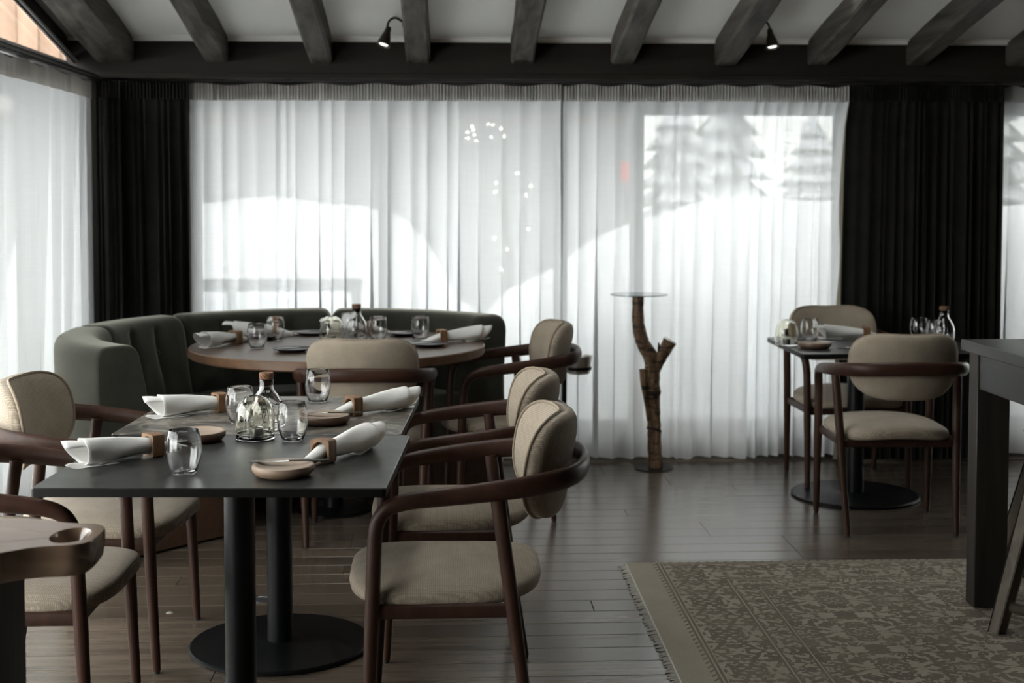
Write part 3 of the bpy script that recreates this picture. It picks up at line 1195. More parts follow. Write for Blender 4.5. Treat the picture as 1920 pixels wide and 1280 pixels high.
def copy_one(o, loc, label, rz=0, scale=None):
    c = o.copy()
    COL.objects.link(c)
    c.location = loc
    c.rotation_euler = (0, 0, rz)
    c['label'] = label
    if scale:
        c.scale = scale
    return c


def make_napkin(loc, rz, label, group):
    """rolled cloth, local +x towards the open wide end, ring at x = 0"""
    L0, L1 = -.105, .205
    nu, nv = 58, 26
    rr = random.Random(5)

    def fn(i, j):
        u = i / (nu - 1)
        v = j / (nv - 1)
        turns = 1.75
        th = 2 * PI * turns * u + .6
        # slanted open end: outer turns stop earlier so a corner peeps out
        end = L1 + .045 * (1 - u) ** 2 - .030 * u + .014 * math.sin(th)
        st = L0 + .05 * u
        x = lerp(st, end, v)
        if x < 0:
            s = lerp(.0060, .0215, max(0, (x - L0) / -L0) ** .8)
        else:
            s = lerp(.0215, .043, min(1.1, x / L1))
        k = s * (0.70 + .30 * u)
        wob = 1 + .06 * math.sin(3 * th + x * 30)
        y = k * 1.08 * math.cos(th) * wob
        z = k * .92 * math.sin(th) * wob
        zc_ = lerp(.030, .038, max(0, min(1.1, x / L1))) if x > 0 else lerp(.0075, .030, max(0, 1 + x / -L0) ** 1.5)
        zz = max(zc_ + z, .0022 + .0008 * (1 - u))
        return (x, y, zz)
    t = thing('napkin', loc, rz, label, 'napkin', group)
    mb = MB().grid(nu, nv, fn)
    o = mb.build('rolled_cloth', M['napkin'], t, 70)
    s = o.modifiers.new('thickness', 'SOLIDIFY')
    s.thickness = .0013
    s.offset = 0

    def ff(i, j):
        u, v = i / 9, j / 9
        x = lerp(.115, .250 - .05 * abs(u - .35), v)
        hw_ = lerp(.034, .014, v)
        return (x, lerp(-hw_, hw_, u) + .012 * v, .0024 + .010 * v * v * (1 - u) + .0025 * math.sin(6 * u) * v)
    fl2 = MB().grid(10, 10, ff).build('hem_flap', M['napkin'], t, 70)
    s = fl2.modifiers.new('thickness', 'SOLIDIFY')
    s.thickness = .0012
    s.offset = 1
    return t


def make_ring(loc, rz, label, group):
    """square wooden block ring with a round hole, axis along local x"""
    mb = MB()
    hw, hx = .0300, .0165
    n = 40
    sq = []
    for i in range(n):
        a = 2 * PI * i / n
        c, s = math.cos(a), math.sin(a)
        k = (abs(c) ** 9 + abs(s) ** 9) ** (-1 / 9)
        sq.append((hw * k * c, hw * k * s))
    circ = [(.0238 * math.cos(2 * PI * i / n), .0238 * math.sin(2 * PI * i / n)) for i in range(n)]
    rings = [(-hx, circ, 0), (-hx, sq, 1), (hx, sq, 1), (hx, circ, 0)]
    mb.grid(n, 4, lambda i, j: (rings[j][0], rings[j][1][i][0], hw + rings[j][1][i][1]), cu=True, cv=True)
    o = mb.build('napkin_ring', M['ring'], None, 30, loc, (0, 0, rz))
    return tag(o, label, 'napkin ring', group)


def make_plate(loc, mbody, mtop, label, group, s=1.0):
    t = thing('plate', loc, 0, label, 'plate', group)
    MB().lathe([(0, .0005), (.055 * s, .0005), (.066 * s, .004), (.0755 * s, .014), (.077 * s, .021), (.0745 * s, .0275)], 56).build('body', mbody, t, 50)
    MB().lathe([(.0745 * s, .0275), (.070 * s, .0295), (.065 * s, .0275), (.05 * s, .0225), (0, .020)], 56).build('rim', mtop, t, 50)
    return t


def make_flat_plate(loc, label, group):
    t = thing('side_plate', loc, 0, label, 'plate', group)
    MB().lathe([(0, .0005), (.045, .0005), (.060, .004), (.082, .014), (.0835, .0155), (.081, .0165), (.058, .0075), (0, .006)], 56).build('dish', M['plate_dark'], t, 50)
    return t


def make_knife(loc, rz, label, group, tilt=0.0):
    t = thing('butter_knife', loc, rz, label, 'knife', group)
    t.rotation_euler = (0, tilt, rz)
    mb = MB()
    pts = [(-.095, .002), (-.085, .0075), (-.05, .0095), (-.005, .0075), (0, .004)]
    b = []
    mb.tube([(-.095, 0, .002), (-.085, 0, .002), (-.05, 0, .002), (-.005, 0, .002), (.002, 0, .002)], [(.002, .0006), (.0075, .0009), (.0095, .001), (.0075, .0012), (.004, .0016)], 10).build('blade', M['steel'], t, 50)
    MB().tube([(0, 0, .002), (.01, 0, .0022), (.06, 0, .0025), (.10, 0, .0025), (.104, 0, .0025)], [(.0035, .0018), (.0042, .002), (.005, .0023), (.0055, .0023), (.003, .0015)], 10).build('handle', M['darksteel'], t, 50)
    return t


def make_jar(loc, label, group):
    """dome shaped glass tea light holder on a low dish"""
    t = thing('tealight_holder', loc, 0, label, 'candle holder', group)
    MB().lathe([(0, .008), (.049, .008), (.050, .016), (.052, .0165), (.0535, .015), (.0545, .003), (.052, 0), (0, 0)], 48).build('dish', M['glass'], t, 60)
    MB().lathe([(.0512, .018), (.0525, .055), (.0505, .078), (.044, .098), (.033, .111), (.020, .118), (.016, .119), (.016, .1215), (.022, .1208), (.0345, .1135), (.046, .100),
                (.053, .079), (.0552, .055), (.0545, .018)], 48, closed=True).build('dome', M['smokeglass'], t, 60)
    return t


def make_tealight(loc, label, group):
    t = thing('tealight', loc, 0, label, 'candle', group)
    MB().lathe([(0, 0), (.0185, 0), (.0192, .001), (.0192, .024), (.0185, .0245), (.018, .0222)], 28).build('cup', M['tin'], t, 40)
    MB().lathe([(.018, .0222), (.012, .0214), (.002, .0212), (0, .0212)], 28).build('wax', M['wax'], t, 60)
    MB().tube([(0, 0, .021), (.0006, 0, .027), (.002, 0, .031)], .0008, 5).build('wick', M['wick'], t, 60)
    return t


def make_bottle(loc, label, group):
    t = thing('carafe', loc, 0, label, 'bottle', group)
    MB().lathe([(0, .006), (.046, .006), (.0485, .012), (.0485, .05), (.044, .075), (.030, .100), (.0195, .115), (.0180, .128), (.0180, .146), (.0196, .147), (.0205, .146), (.0205, .127),
                (.0225, .115), (.033, .101), (.0465, .076), (.0510, .050), (.0510, .008), (.047, 0), (0, 0)], 44).build('flask', M['glass'], t, 60)
    MB().lathe([(0, .128), (.0160, .128), (.0172, .146), (.0205, .1485), (.0212, .151), (.0212, .164), (.0200, .166), (0, .166)], 28).build('stopper', M['cork'], t, 35)
    r2 = random.Random(3)
    lf = MB()
    for k in range(26):
        a, rr_, z = r2.uniform(0, 6.28), r2.uniform(.005, .036), r2.uniform(.014, .07)
        m_ = Matrix.Translation((rr_ * math.cos(a), rr_ * math.sin(a), z)) @ Matrix.Rotation(r2.uniform(0, 6), 4, 'Z') @ Matrix.Rotation(r2.uniform(-1, 1), 4, 'X')
        b = len(lf.v)
        for p in ((-.009, 0, 0), (0, -.004, .001), (.010, 0, 0), (0, .004, .001)):
            lf.v.append(tuple(m_ @ Vector(p)))
            lf.uv.append((p[0], p[1]))
        lf.fan([b, b + 1, b + 2, b + 3])
    for k in range(3):
        a = k * 2.1
        lf.tube(smooth_path([(.02 * math.cos(a), .02 * math.sin(a), .010), (.012 * math.cos(a + 1), .012 * math.sin(a + 1), .06), (.004 * math.cos(a), .004 * math.sin(a), .115)], 4), .0012, 5)
    lf.build('herb_sprigs', M['leaf'], t, 60)['kind'] = 'stuff'
    return t


# --- on the two square tables
GS = 'tumblers'
g0 = make_glass((-.651, 3.295, TT), 'clear tumbler at the front left of the black dining table', GS)
copy_one(g0, (-.436, 3.735, TT), 'clear tumbler right of the candle dome on the seam of the two tables', 1)
copy_one(g0, (-.630, 4.045, TT), 'clear tumbler left of the corked carafe on the veined table', 2)
copy_one(g0, (-.434, 4.44, TT), 'clear tumbler at the back edge of the veined table', 3)
NG, RG = 'rolled napkins', 'wooden napkin rings'
naps = [
    ((-.778, 3.530, TT), R(222), 'front left of the black dining table'),
    ((-.726, 4.255, TT), R(214), 'left side of the veined dining table'),
    ((-.322, 3.425, TT), R(58), 'right side of the black dining table'),
    ((-.297, 4.160, TT), R(38), 'right side of the veined dining table'),
]
n0 = make_napkin(naps[0][0], naps[0][1], 'white rolled napkin at the ' + naps[0][2], NG)
r0 = make_ring(naps[0][0], naps[0][1], 'square oak napkin ring at the ' + naps[0][2], RG)
for (p, a, s) in naps[1:]:
    dup(n0, p, a, 'white rolled napkin at the ' + s)
    copy_one(r0, p, 'square oak napkin ring at the ' + s, a)
PG = 'round wooden plates'
make_plate((-.404, 3.262, TT), M['plate_tan'], M['plate_rim'], 'pale round wooden plate under the knife on the black table', PG)
make_plate((-.700, 3.745, TT), M['plate_brown'], M['plate_rim'], 'brown round wooden plate behind the front left tumbler', PG)
make_plate((-.372, 4.010, TT), M['plate_brown'], M['plate_rim'], 'dark round wooden plate under the knife on the veined table', PG)
KG = 'butter knives'
k0 = make_knife((-.395, 3.285, TT + .030), R(2), 'butter knife across the pale plate on the black table', KG)
dup(k0, (-.365, 4.02, TT + .030), R(-3), 'butter knife across the dark plate on the veined table')
JG = 'glass candle domes'
j0 = make_jar((-.545, 3.765, TT), 'clear glass candle dome at the middle of the two square tables', JG)
tl0 = make_tealight((-.540, 3.760, TT + .0085), 'tealight inside the candle dome on the square tables', 'tealights')
BG = 'corked carafes'
b0_ = make_bottle((-.535, 3.935, TT), 'corked glass carafe behind the candle dome on the square tables', BG)

# --- on the round table
copy_one(g0, (-.838, 5.875, RT), 'front left tumbler on the round table', 1)
copy_one(g0, (-.800, 6.20, RT), 'tumbler behind the front left one on the round table', 2)
copy_one(g0, (-.468, 6.36, RT), 'back tumbler left of the corked carafe on the round table', 3)
copy_one(g0, (-.325, 6.19, RT), 'tumbler right of the corked carafe on the round table', 4)
copy_one(g0, (-.129, 6.20, RT), 'tumbler at the right of the round table', 5)
rn = [
    ((-.962, 6.06, RT), R(238), 'left edge of the round table'),
    ((-.815, 6.37, RT), R(172), 'back left of the round table'),
    ((-.375, 6.48, RT), R(162), 'back of the round table behind the carafe'),
    ((-.030, 6.06, RT), R(24), 'right edge of the round table'),
]
for (p, a, s) in rn:
    dup(n0, p, a, 'white rolled napkin at the ' + s)
    copy_one(r0, p, 'square oak napkin ring at the ' + s, a)
dup(j0, (-.530, 6.07, RT), 0, 'smoky glass candle dome in the middle of the round table')
dup(tl0, (-.530, 6.07, RT + .0085), 0, 'tealight inside the candle dome on the round table')
dup(b0_, (-.425, 6.20, RT), 0, 'corked glass carafe on the round table')
DP = 'charcoal side plates'
d0 = make_flat_plate((-.668, 5.735, RT), 'charcoal side plate at the front of the round table', DP)
dup(d0, (-.655, 6.43, RT), 0, 'charcoal side plate at the back of the round table')
dup(d0, (-.880, 6.245, RT), 0, 'charcoal side plate at the left of the round table')
dup(d0, (-.200, 6.38, RT), 0, 'charcoal side plate at the back right of the round table')
dup(d0, (-.085, 5.90, RT), 0, 'charcoal side plate at the right front of the round table')
dup(k0, (-.640, 5.735, RT + .0165), R(8), 'butter knife on the front charcoal plate of the round table')
dup(k0, (-.665, 6.43, RT + .0165), R(-8), 'butter knife on the back charcoal plate of the round table')
dup(k0, (-.200, 6.38, RT + .0165), R(10), 'butter knife on the back right charcoal plate')
dup(k0, (-.075, 5.90, RT + .0165), R(5), 'butter knife on the right front charcoal plate')

# --- on the bistro table
dup(j0, (1.590, 6.18, BT), 0, 'smoky glass candle dome at the left of the bistro table')
dup(tl0, (1.590, 6.18, BT + .0085), 0, 'tealight inside the candle dome on the bistro table')
copy_one(g0, (1.750, 6.36, BT), 'tumbler beside the candle dome on the bistro table', 1)
copy_one(g0, (2.300, 6.40, BT), 'tumbler right at the back of the bistro table', 2)
copy_one(g0, (2.33, 6.26, BT), 'tumbler before the corked carafe on the bistro table', 3)
dup(b0_, (2.410, 6.36, BT), 0, 'corked carafe at the right end of the bistro table')
dup(n0, (2.050, 6.435, BT), R(172), 'white rolled napkin across the back of the bistro table')
copy_one(r0, (2.050, 6.435, BT), 'square oak napkin ring on the bistro table', R(172))
make_plate((1.690, 6.06, BT), M['plate_brown'], M['plate_rim'], 'brown round wooden plate on the bistro table', PG)
dup(k0, (1.71, 6.07, BT + .030), R(150), 'butter knife resting on the brown plate of the bistro table')
fk = thing('fork', (1.84, 6.05, BT), R(0), 'fork lying on the bistro table beside the chair back', 'fork')
MB().tube([(.02, 0, .003), (.06, 0, .004), (.15, 0, .003)], [(.003, .0012), (.002, .0015), (.005, .0015)], 8).build('handle', M['steel'], fk)
MB().box(-.005, -.011, .0025, .022, .011, .0045, .0008).build('fork_head', M['steel'], fk)
for k in range(4):
    MB().box(-.045, -.0105 + k * .0062, .0025, -.004, -.0082 + k * .0062, .0040).build('tine', M['steel'], fk)

# ================================================================== BRANCH STAND
bs = thing('branch_stand', (1.076, 6.895, 0), 0, 'bare branch side stand with a round glass top on a black disc', 'stand')
MB().lathe([(0, .001), (.100, .001), (.101, .004), (.099, .007), (0, .008)], 48).build('base_disc', M['blacksteel'], bs, 25)


def limb(pts, rads, m=M['birch'], seed=1, seg=16):
    pa = smooth_path(pts, 6)
    n = len(pa)
    r2 = random.Random(seed)
    ra = []
    for k in range(n):
        t = k / (n - 1) * (len(rads) - 1)
        i = min(int(t), len(rads) - 2)
        v = lerp(rads[i], rads[i + 1], t - i) * r2.uniform(.95, 1.06)
        ra.append((v, v * r2.uniform(.95, 1.05)))
    return MB().tube(pa, ra, seg)


limb([(.010, 0, .006), (.003, 0, .12), (0, 0, .25), (-.004, .004, .38), (-.010, .0, .50), (-.018, 0, .585), (-.060, 0, .660), (-.082, .0, .74), (-.088, 0, .82), (-.086, 0, .912)],
     [.038, .036, .035, .036, .038, .040, .036, .033, .030, .031]).build('trunk', M['birch'], bs, 60)
limb([(.002, -.005, .49), (.022, -.008, .56), (.052, -.008, .62), (.080, -.008, .672)], [.018, .028, .034, .037], seed=2).build('side_branch', M['birch'], bs, 60)
MB().lathe([(0, 0), (.036, 0), (.036, .003), (0, .004)], 20).build('sawn_face', M['cutwood'], bs, 40, (.082, -.008, .675), (0, R(32), 0))
limb([(-.034, -.01, .25), (-.046, -.012, .36), (-.058, -.012, .45), (-.062, -.012, .525)], [.004, .010, .016, .019], seed=3).build('split_branch', M['birch'], bs, 60)
limb([(.020, -.012, .55), (.022, -.016, .61), (.020, -.014, .665)], [.010, .009, .003], seed=4).build('stub', M['bark'], bs, 60)
for (z, x, tx, ty, hh_) in ((.405, -.004, .12, .05, .010), (.205, .001, -.25, .30, .006)):
    MB().lathe([(.034, -hh_ * 1.3), (.0395, -hh_), (.0405, 0), (.0395, hh_), (.034, hh_ * 1.3)], 20).build('bark_ring', M['bark'], bs, 60, (x, 0, z), (tx, ty, 0))
MB().lathe([(0, .912), (.148, .912), (.150, .914), (.148, .918), (0, .918)], 64, -.082, 0).build('glass_top', M['topglass'], bs, 30)

# ================================================================== STEEL BUCKET ON A STAND
wc = thing('wine_bucket_stand', (.640, 6.62, 0), 0, 'steel bucket on a slim black stand behind the right armchair of the round table', 'bucket stand')
MB().lathe([(0, .001), (.075, .001), (.075, .008), (0, .010)], 40, -.06, 0).build('base_disc', M['blacksteel'], wc, 25)
MB().lathe([(0, .008), (.012, .008), (.012, .60), (0, .60)], 16, -.06, 0).build('post', M['blacksteel'], wc)
MB().lathe([(0, .540), (.052, .540), (.058, .545), (.070, .625), (.073, .627), (.072, .630), (.067, .628), (.055, .550), (0, .546)], 40, .01, 0).build('bucket', M['bucket'], wc, 40)
MB().lathe([(.0625, .560), (.067, .560), (.0685, .575), (.064, .575)], 40, .01, 0, closed=True).build('hoop', M['blacksteel'], wc, 40)

# ================================================================== BIG DARK TABLE, STOOL, CARVED STAND
dt = thing('high_table', (1.79, 4.56, 0), 0, 'tall black stained oak table cut off by the right edge', 'table')
for k in range(4):
    MB().box(.0 + k * .20, -2.6, .888, .1988 + k * .20, 0, .926, .002).build('top_board', M['darktable'], dt)
MB().box(.020, -2.45, .766, .046, -.115, .887, .002).build('apron', M['darktable'], dt)
MB().box(.72, -2.45, .766, .746, -.115, .887, .002).build('apron', M['darktable'], dt)
for (x, y) in ((.014, -.115), (.66, -.115), (.66, -2.55)):
    MB().box(x, y, 0.010, x + .115, y + .075, .887, .003).build('leg', M['darkleg'], dt)

st = thing('bar_stool', (2.105, 4.335, .010), 0, 'weathered wooden stool with splayed legs under the tall black table', 'stool')
feet = [Vector((-.325, -.143, 0)), Vector((.143, -.325, 0)), Vector((.325, .143, 0)), Vector((-.143, .325, 0))]
for q0 in feet:
    a = math.atan2(q0.y, q0.x)
    q1 = Vector((.14 * math.cos(a), .14 * math.sin(a), .60))
    bm = bmesh.new()
    bmesh.ops.create_cube(bm, size=1)
    rot_ = Matrix.Rotation(a, 3, 'Z')
    for v in bm.verts:
        top = v.co.z > 0
        s_ = .048 if top else .038
        off = rot_ @ Vector((v.co.x * s_, v.co.y * s_, 0))
        q = q1 if top else q0
        v.co = Vector((q.x + off.x, q.y + off.y, q.z))
    bmesh.ops.bevel(bm, geom=list(bm.edges), offset=.004, segments=1, profile=.5, affect='EDGES')
    mb = MB()
    mb.bm(bm)
    mb.build('leg', M['stoolwood'], st, 25)
for (p, q) in ((0, 1), (2, 3)):
    a, b = feet[p] * .93, feet[q] * .93
    MB().tube(smooth_path([a + Vector((0, 0, .085)), a.lerp(b, .25) + Vector((0, 0, .066)), a.lerp(b, .5) + Vector((0, 0, .060)), a.lerp(b, .75) + Vector((0, 0, .066)), b + Vector((0, 0, .085))], 5),
              [(.012, .018)] * 21, 10).build('stretcher', M['stoolwood'], st, 60)
for (p, q) in ((1, 2), (3, 0)):
    a, b = feet[p] * .68, feet[q] * .68
    if p == 1:
        MB().tube([a + Vector((0, 0, .335)), b + Vector((0, 0, .335))], .014, 10).build('crossbar', M['stoolwood'], st)
MB().lathe([(0, .60), (.15, .60), (.165, .606), (.17, .62), (.165, .636), (.15, .640), (0, .632)], 40).build('seat', M['stoolwood'], st, 40)

cs = thing('carved_stand', (-.975, 2.775, 0), 0, 'carved wooden stand with a hollowed end at the left edge, before the left armchair', 'stand')


def slab():
    """thick carved top: broad body at the left tapering to a narrow end with an oval hollow"""
    zt, zb = .725, .655
    xs = [(-.40, .17), (-.28, .19), (-.14, .20), (-.04, .195), (.04, .172), (.10, .128), (.14, .098), (.18, .085), (.215, .081), (.240, .062), (.250, .030)]
    out = []
    for (x, h) in xs:
        out.append((x, h))
    up = [(x, h + .02 * math.sin(x * 9)) for x, h in out]
    ring = [(x, -h) for x, h in out] + [(x, h) for x, h in up[::-1]]
    ring = [Vector((p[0], p[1], 0)) for p in ring]
    ring = smooth_path(ring + [ring[0]], 3)[:-1]
    n = len(ring)
    cen = Vector((.192, .0, 0))
    # concentric loops: hollow floor -> hollow lip -> outer top -> side -> bottom
    hol = []
    for k, p in enumerate(ring):
        d = p - cen
        a = math.atan2(d.y, d.x)
        hol.append((a, Vector((cen.x + .037 * math.cos(a), cen.y + .058 * math.sin(a), 0))))
    mb = MB()
    loops = []
    loops.append([(cen.x + (q.x - cen.x) * .05, cen.y + (q.y - cen.y) * .05, zt - .045) for a, q in hol])
    loops.append([(cen.x + (q.x - cen.x) * .75, cen.y + (q.y - cen.y) * .75, zt - .042) for a, q in hol])
    loops.append([(q.x, q.y, zt - .012) for a, q in hol])
    loops.append([(cen.x + (q.x - cen.x) * 1.08, cen.y + (q.y - cen.y) * 1.10, zt - .004) for a, q in hol])
    for f_ in (.35, .7, .93):
        lp = []
        for (a, q), p in zip(hol, ring):
            o_ = Vector((cen.x + (q.x - cen.x) * 1.12, cen.y + (q.y - cen.y) * 1.12, 0)).lerp(p, f_)
            lp.append((o_.x, o_.y, zt - .004 + (.008 if o_.x < 0 else .0) * min(1, -min(o_.x, 0) * 4)))
        loops.append(lp)
    loops.append([(p.x, p.y, zt - .008) for p in ring])
    loops.append([(p.x, p.y * 1.0, zt - .030) for p in ring])
    loops.append([(p.x - .004, p.y * .96, zb + .012) for p in ring])
    loops.append([(p.x - .012, p.y * .90, zb) for p in ring])
    mb.grid(n, len(loops), lambda i, j: loops[j][i], cu=True)
    b = (len(loops) - 1) * n
    mb.fan([b + i for i in range(n)])
    return mb


slab().build('carved_top', M['carved'], cs, 45)
MB().box(-.15, -.09, .03, .07, .09, .656, .006).build('post', M['darkleg'], cs)
MB().box(-.24, -.16, .001, .10, .16, .032, .006).build('foot', M['darkleg'], cs)

# ================================================================== RUG
rug = thing('oriental_rug', (.685, 5.075, 0), R(-.3), 'faded beige oriental rug with arabesque borders on the floor', 'rug')
MB().box(0, -3.4, .0008, 3.2, 0, .0088, .002).build('pile', M['rug'], rug)
fr_ = MB()
r2 = random.Random(11)
for k in range(420):
    y = -3.38 + k * 3.36 / 420 + r2.uniform(-.002, .002)
    l_ = r2.uniform(.018, .034)
    dy_ = r2.uniform(-.010, .010)
    fr_.tube([(.002, y, .006), (-l_ * .5, y + dy_ * .4, .0045), (-l_, y + dy_, .0022)], .0019, 4, True)
fr_.build('fringe', M['fringe'], rug, 60)['kind'] = 'stuff'
sel = MB()
sel.tube([(.0, -3.4, .005), (.0, 0, .005)], .0038, 6).build('selvedge', M['fringe'], rug, 60)

# small things on the floor
fs = thing('floor_socket', (-.664, 4.69, 0), 0, 'round metal floor socket under the dining tables', 'floor socket')
MB().lathe([(0, .002), (.026, .002), (.028, .0035), (.036, .0035), (.038, .0005)], 36).build('cover', M['brass'], fs, 30)
tag(MB().lathe([(0, .0035), (.010, .003), (.013, .0005)], 20).build('felt_pad', M['felt'], None, 40, (-.954, 4.552, 0)), 'small pale felt pad lying on the floor left of the table foot', 'felt pad')

# ================================================================== SPOT LAMPS AND TWIGS
def spot(loc, side, aim_x, label):
    t = thing('spot_lamp', loc, 0, label, 'spot lamp', 'ceiling spot lamps')
    s = side
    MB().lathe([(0, 0), (.024, 0), (.024, .008), (.018, .012), (0, .012)], 24).build('wall_plate', M['lampmetal'], t, 30, (0, 0, 0), (0, R(90) * s, 0))
    MB().tube(smooth_path([(s * .010, 0, .005), (s * .045, -.01, .022), (s * .075, -.015, .005), (s * .085, -.02, -.030)], 6), .0055, 10).build('arm', M['lampmetal'], t, 60)
    h = MB().lathe([(0, .052), (.011, .050), (.014, .040), (.016, .022), (.026, -.010), (.034, -.040), (.036, -.048), (.033, -.048), (.030, -.040), (0, -.036)], 28)
    head = h.build('lamp_head', M['lampmetal'], t, 40, (s * .090, -.024, -.070), (R(-14), R(aim_x), 0))
    MB().lathe([(0, -.041), (.022, -.041), (.0225, -.043), (0, -.0435)], 24).build('lens', M['lamp'], head, 30)
    return t


spot((-.150 - raf_w / 2 - .001, 6.60, 2.275), -1, 16, 'small bronze spot lamp on the rafter above the sofa')
spot((1.450 + raf_w / 2 + .001, 6.60, 2.275), 1, -6, 'small bronze spot lamp on the rafter above the right windows')

tw = thing('hanging_twigs', (2.36, 5.0, 2.13), 0, 'bundle of dried twigs hanging from the ceiling at the upper right edge', 'twig decoration')
r2 = random.Random(4)
for k in range(26):
    a = r2.uniform(0, 6.28)
    p0 = Vector((r2.uniform(-.05, .05), r2.uniform(-.1, .1), r2.uniform(.07, .22)))
    d = Vector((math.cos(a) * r2.uniform(.10, .22), math.sin(a) * .2, r2.uniform(-.06, .10)))
    p2 = p0 + d
    p2.z = max(p2.z, .012)
    MB().tube(smooth_path([p0, p0 + d * .5 + Vector((0, 0, r2.uniform(-.03, .03))), p2], 3), [.005, .005, .0045, .004, .0035, .003, .0022], 6).build('twig', M['twig'], tw, 60)
MB().tube([(0, 0, .15), (0, 0, zc(5.0) - 2.13)], .003, 6).build('cord', M['blacksteel'], tw)

# ================================================================== OUTSIDE
gr = struct(MB().grid(40, 40, lambda i, j: (lerp(-40, 40, i / 39), lerp(-30, 50, j / 39), -.16 + .03 * math.sin(i * 1.3) * math.cos(j * .9))).build('ground', M['snow']), 'snow covered ground outside the windows', 'ground')


def bank(name, x0, x1, y0, y1, hf, label):
    nx, ny = 40, 20

    def fn(i, j):
        u, v = i / (nx - 1), j / (ny - 1)
        x, y = lerp(x0, x1, u), lerp(y0, y1, v)
        e = math.sin(PI * v) ** .45
        h = hf(x) * e + .03 * math.sin(x * 5 + v * 7) * e
        if i in (0, nx - 1) or j in (0, ny - 1):
            h = -.35
        return (x, y, h)
    return tag(MB().grid(nx, ny, fn).build(name, M['snow'], None, 80), label, 'snow bank', 'snow banks')


def interp(tbl):
    def f(x):
        if x <= tbl[0][0]:
            return tbl[0][1]
        for (a, b), (c, d) in zip(tbl, tbl[1:]):
            if x <= c:
                t = (x - a) / (c - a)
                t = t * t * (3 - 2 * t)
                return lerp(b, d, t)
        return tbl[-1][1]
    return f


bank('snow_bank', -3.9, 1.1, 11.4, 13.6, interp([(-3.9, 1.3), (-3.2, 1.39), (-1.7, 1.40), (-.92, 1.38), (-.50, 1.25), (-.15, .96), (.06, .5), (.6, .05), (1.1, -.15)]), 'tall snow bank seen through the left sheer curtain')
bank('snow_bank', -.5, 7.0, 8.3, 11.3, interp([(-.5, .2), (.2, .52), (.5, .74), (.9, .92), (1.15, 1.18), (1.5, 1.30), (2.0, 1.40), (2.8, 1.42), (5, 1.35), (7, 1.1)]), 'big sloping snow bank seen behind the branch stand')

hs = thing('chalet', (-3.0, 16.0, 0), 0, 'wooden chalet across the snow seen through the left sheers and the gable window', 'building')
MB().box(-7, 0, -.3, 5.2, 5, 2.3).build('stone_base', M['stone'], hs)
bmesh_ = MB().box(-.125, -.04, 0, .118, 0.0, 2.6, .006).mesh('facade_board', M['board'], 30)
for k in range(49):
    o = bpy.data.objects.new('facade_board', bmesh_)
    o.location = (-6.9 + k * .25, rnd.uniform(-.012, 0), 2.3)
    COL.objects.link(o)
    o.parent = hs
MB().box(-7, .002, 2.3, 5.2, 5, 5.2).build('upper_wall', M['stone'], hs)
MB().box(-7.2, -.9, 2.40, 5.4, -.05, 2.55, .01).build('balcony_beam', M['fascia'], hs)
for (x, z) in ((-4.2, .55),):
    f_ = MB().box(x, -.03, z, x + .9, .01, z + 1.3, .005).build('house_window', M['fascia'], hs)
    MB().box(x + .08, -.04, z + .08, x + .82, -.028, z + 1.22).build('pane', M['darkglass'], f_)
MB().box(-7.6, -1.6, 4.95, 5.8, 5.4, 5.15, .02).build('roof', M['roof'], hs)
MB().box(-7.6, -1.6, 5.15, 5.8, 5.4, 5.5, .10).build('roof_snow', M['snow'], hs)


def conifer(loc, h, r, seed, label):
    t = thing('conifer', loc, 0, label, 'tree', 'snowy conifers')
    r2 = random.Random(seed)
    MB().tube([(0, 0, 0), (0, 0, h * .9)], [.14, .03], 8).build('trunk', M['trunk'], t)
    tiers = 9
    nd, sn = MB(), MB()
    for k in range(tiers):
        z = h * (.12 + .80 * k / tiers)
        rr_ = r * (1 - k / tiers) ** .9 + .12
        n = 14
        for m_, dz, sc_ in ((nd, 0, 1), (sn, .10, .86)):
            ring = []
            b = len(m_.v)
            m_.v.append((0, 0, z + h * .14 + dz))
            m_.uv.append((0, 0))
            for i in range(n * 2):
                a = PI * i / n + r2.uniform(-.08, .08)
                q = rr_ * sc_ * (1 if i % 2 == 0 else .62) * r2.uniform(.8, 1.12)
                m_.v.append((q * math.cos(a), q * math.sin(a), z - .10 * rr_ * (1 if i % 2 == 0 else .3) + dz))
                m_.uv.append((0, 0))
            for i in range(n * 2):
                m_.f.append((b, b + 1 + i, b + 1 + (i + 1) % (n * 2)))
                m_.mi.append(0)
    nd.build('foliage', M['needles'], t, 20)
    sn.build('snow_load', M['snow'], t, 20)
    return t


nth_ = ['first', 'second', 'third', 'fourth', 'fifth', 'sixth', 'seventh']
for k, (x, y, h_, r_c) in enumerate(((4.3, 25.0, 3.9, 1.15), (6.2, 29.5, 5.4, 1.4), (6.9, 25.0, 3.3, 1.15), (9.2, 29.5, 5.0, 1.4), (9.6, 25.0, 3.6, 1.15), (12.2, 29.5, 5.2, 1.4), (12.4, 25.0, 4.2, 1.15))):
    conifer((x, y, -.2), h_, r_c, k + 1, 'snowy conifer far beyond the right snow bank, %s of the row from the chalet' % nth_[k])

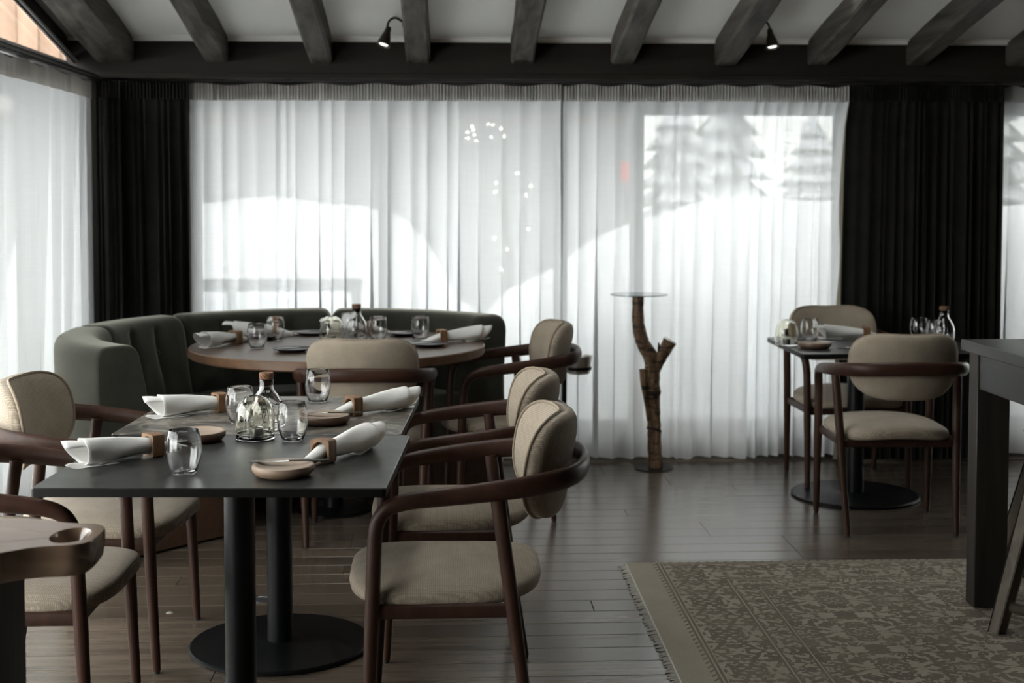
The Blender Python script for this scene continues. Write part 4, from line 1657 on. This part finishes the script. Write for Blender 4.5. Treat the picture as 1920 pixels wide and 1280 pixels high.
# bare young tree with fairy lights
bt = thing('bare_tree', (.62, 14.5, -.2), 0, 'thin bare tree outside carrying fairy lights', 'tree')
MB().tube(smooth_path([(0, 0, 0), (.05, 0, .9), (-.02, 0, 1.7), (.02, 0, 2.9)], 4), [.045] * 9 + [.03, .025, .02, .012], 8).build('trunk', M['trunk'], bt, 60)
r2 = random.Random(9)
for k in range(14):
    z = .9 + k * .14
    a = r2.uniform(0, 6.28)
    l_ = r2.uniform(.4, .8)
    MB().tube(smooth_path([(0, 0, z), (l_ * .5 * math.cos(a), l_ * .5 * math.sin(a), z + .12), (l_ * math.cos(a), l_ * math.sin(a), z + .18)], 3), [.012, .011, .010, .008, .007, .005, .003], 5).build('branch', M['trunk'], bt, 60)
sl = thing('fairy_lights', (0, 14.2, 0), 0, 'string of small warm fairy lights glinting through the sheer curtain', 'lights')
bm_ = MB().lathe([(0, -.010), (.007, -.006), (.009, 0), (.007, .006), (0, .010)], 8).mesh('bulb', M['bulb'], 60)
blist = [(380, 185), (475, 172), (505, 175), (550, 198), (495, 245), (570, 243), (405, 268), (352, 215), (352, 255), (385, 205), (395, 230), (655, 460), (523, 520), (518, 573),
         (730, 540), (706, 595), (715, 798), (515, 852), (555, 1040), (590, 918), (898, 215), (905, 258), (920, 300), (888, 315), (908, 388), (930, 528), (918, 585), (940, 640)]
for (a, b) in blist:
    o = bpy.data.objects.new('bulb', bm_)
    o.location = (.40 + (a - 460) / 3.2 * .00568, rnd.uniform(-.1, .1), 1.42 + (370 - 180 - b / 3.2) * .00568)
    COL.objects.link(o)
    o.parent = sl

rb = thing('post_box', (1.80, 13.3, -.2), 0, 'small red box on a post outside, blurred by the sheer curtain', 'box')
MB().box(-.075, -.06, 1.78, .075, .06, 1.97, .015).build('box', M['red'], rb)
MB().box(-.03, -.03, 0, .03, .03, 1.78, .004).build('post', M['trunk'], rb)

fn_ = thing('snow_fence', (-2.2, 8.6, -.2), 0, 'low grey wooden railing in the snow behind the left sheer', 'railing')
MB().box(0, -.02, 1.02, 1.65, .02, 1.10, .004).build('rail', M['stone'], fn_)
for k in range(3):
    MB().box(k * .79, -.03, 0, k * .79 + .06, .03, 1.06, .004).build('post', M['stone'], fn_)
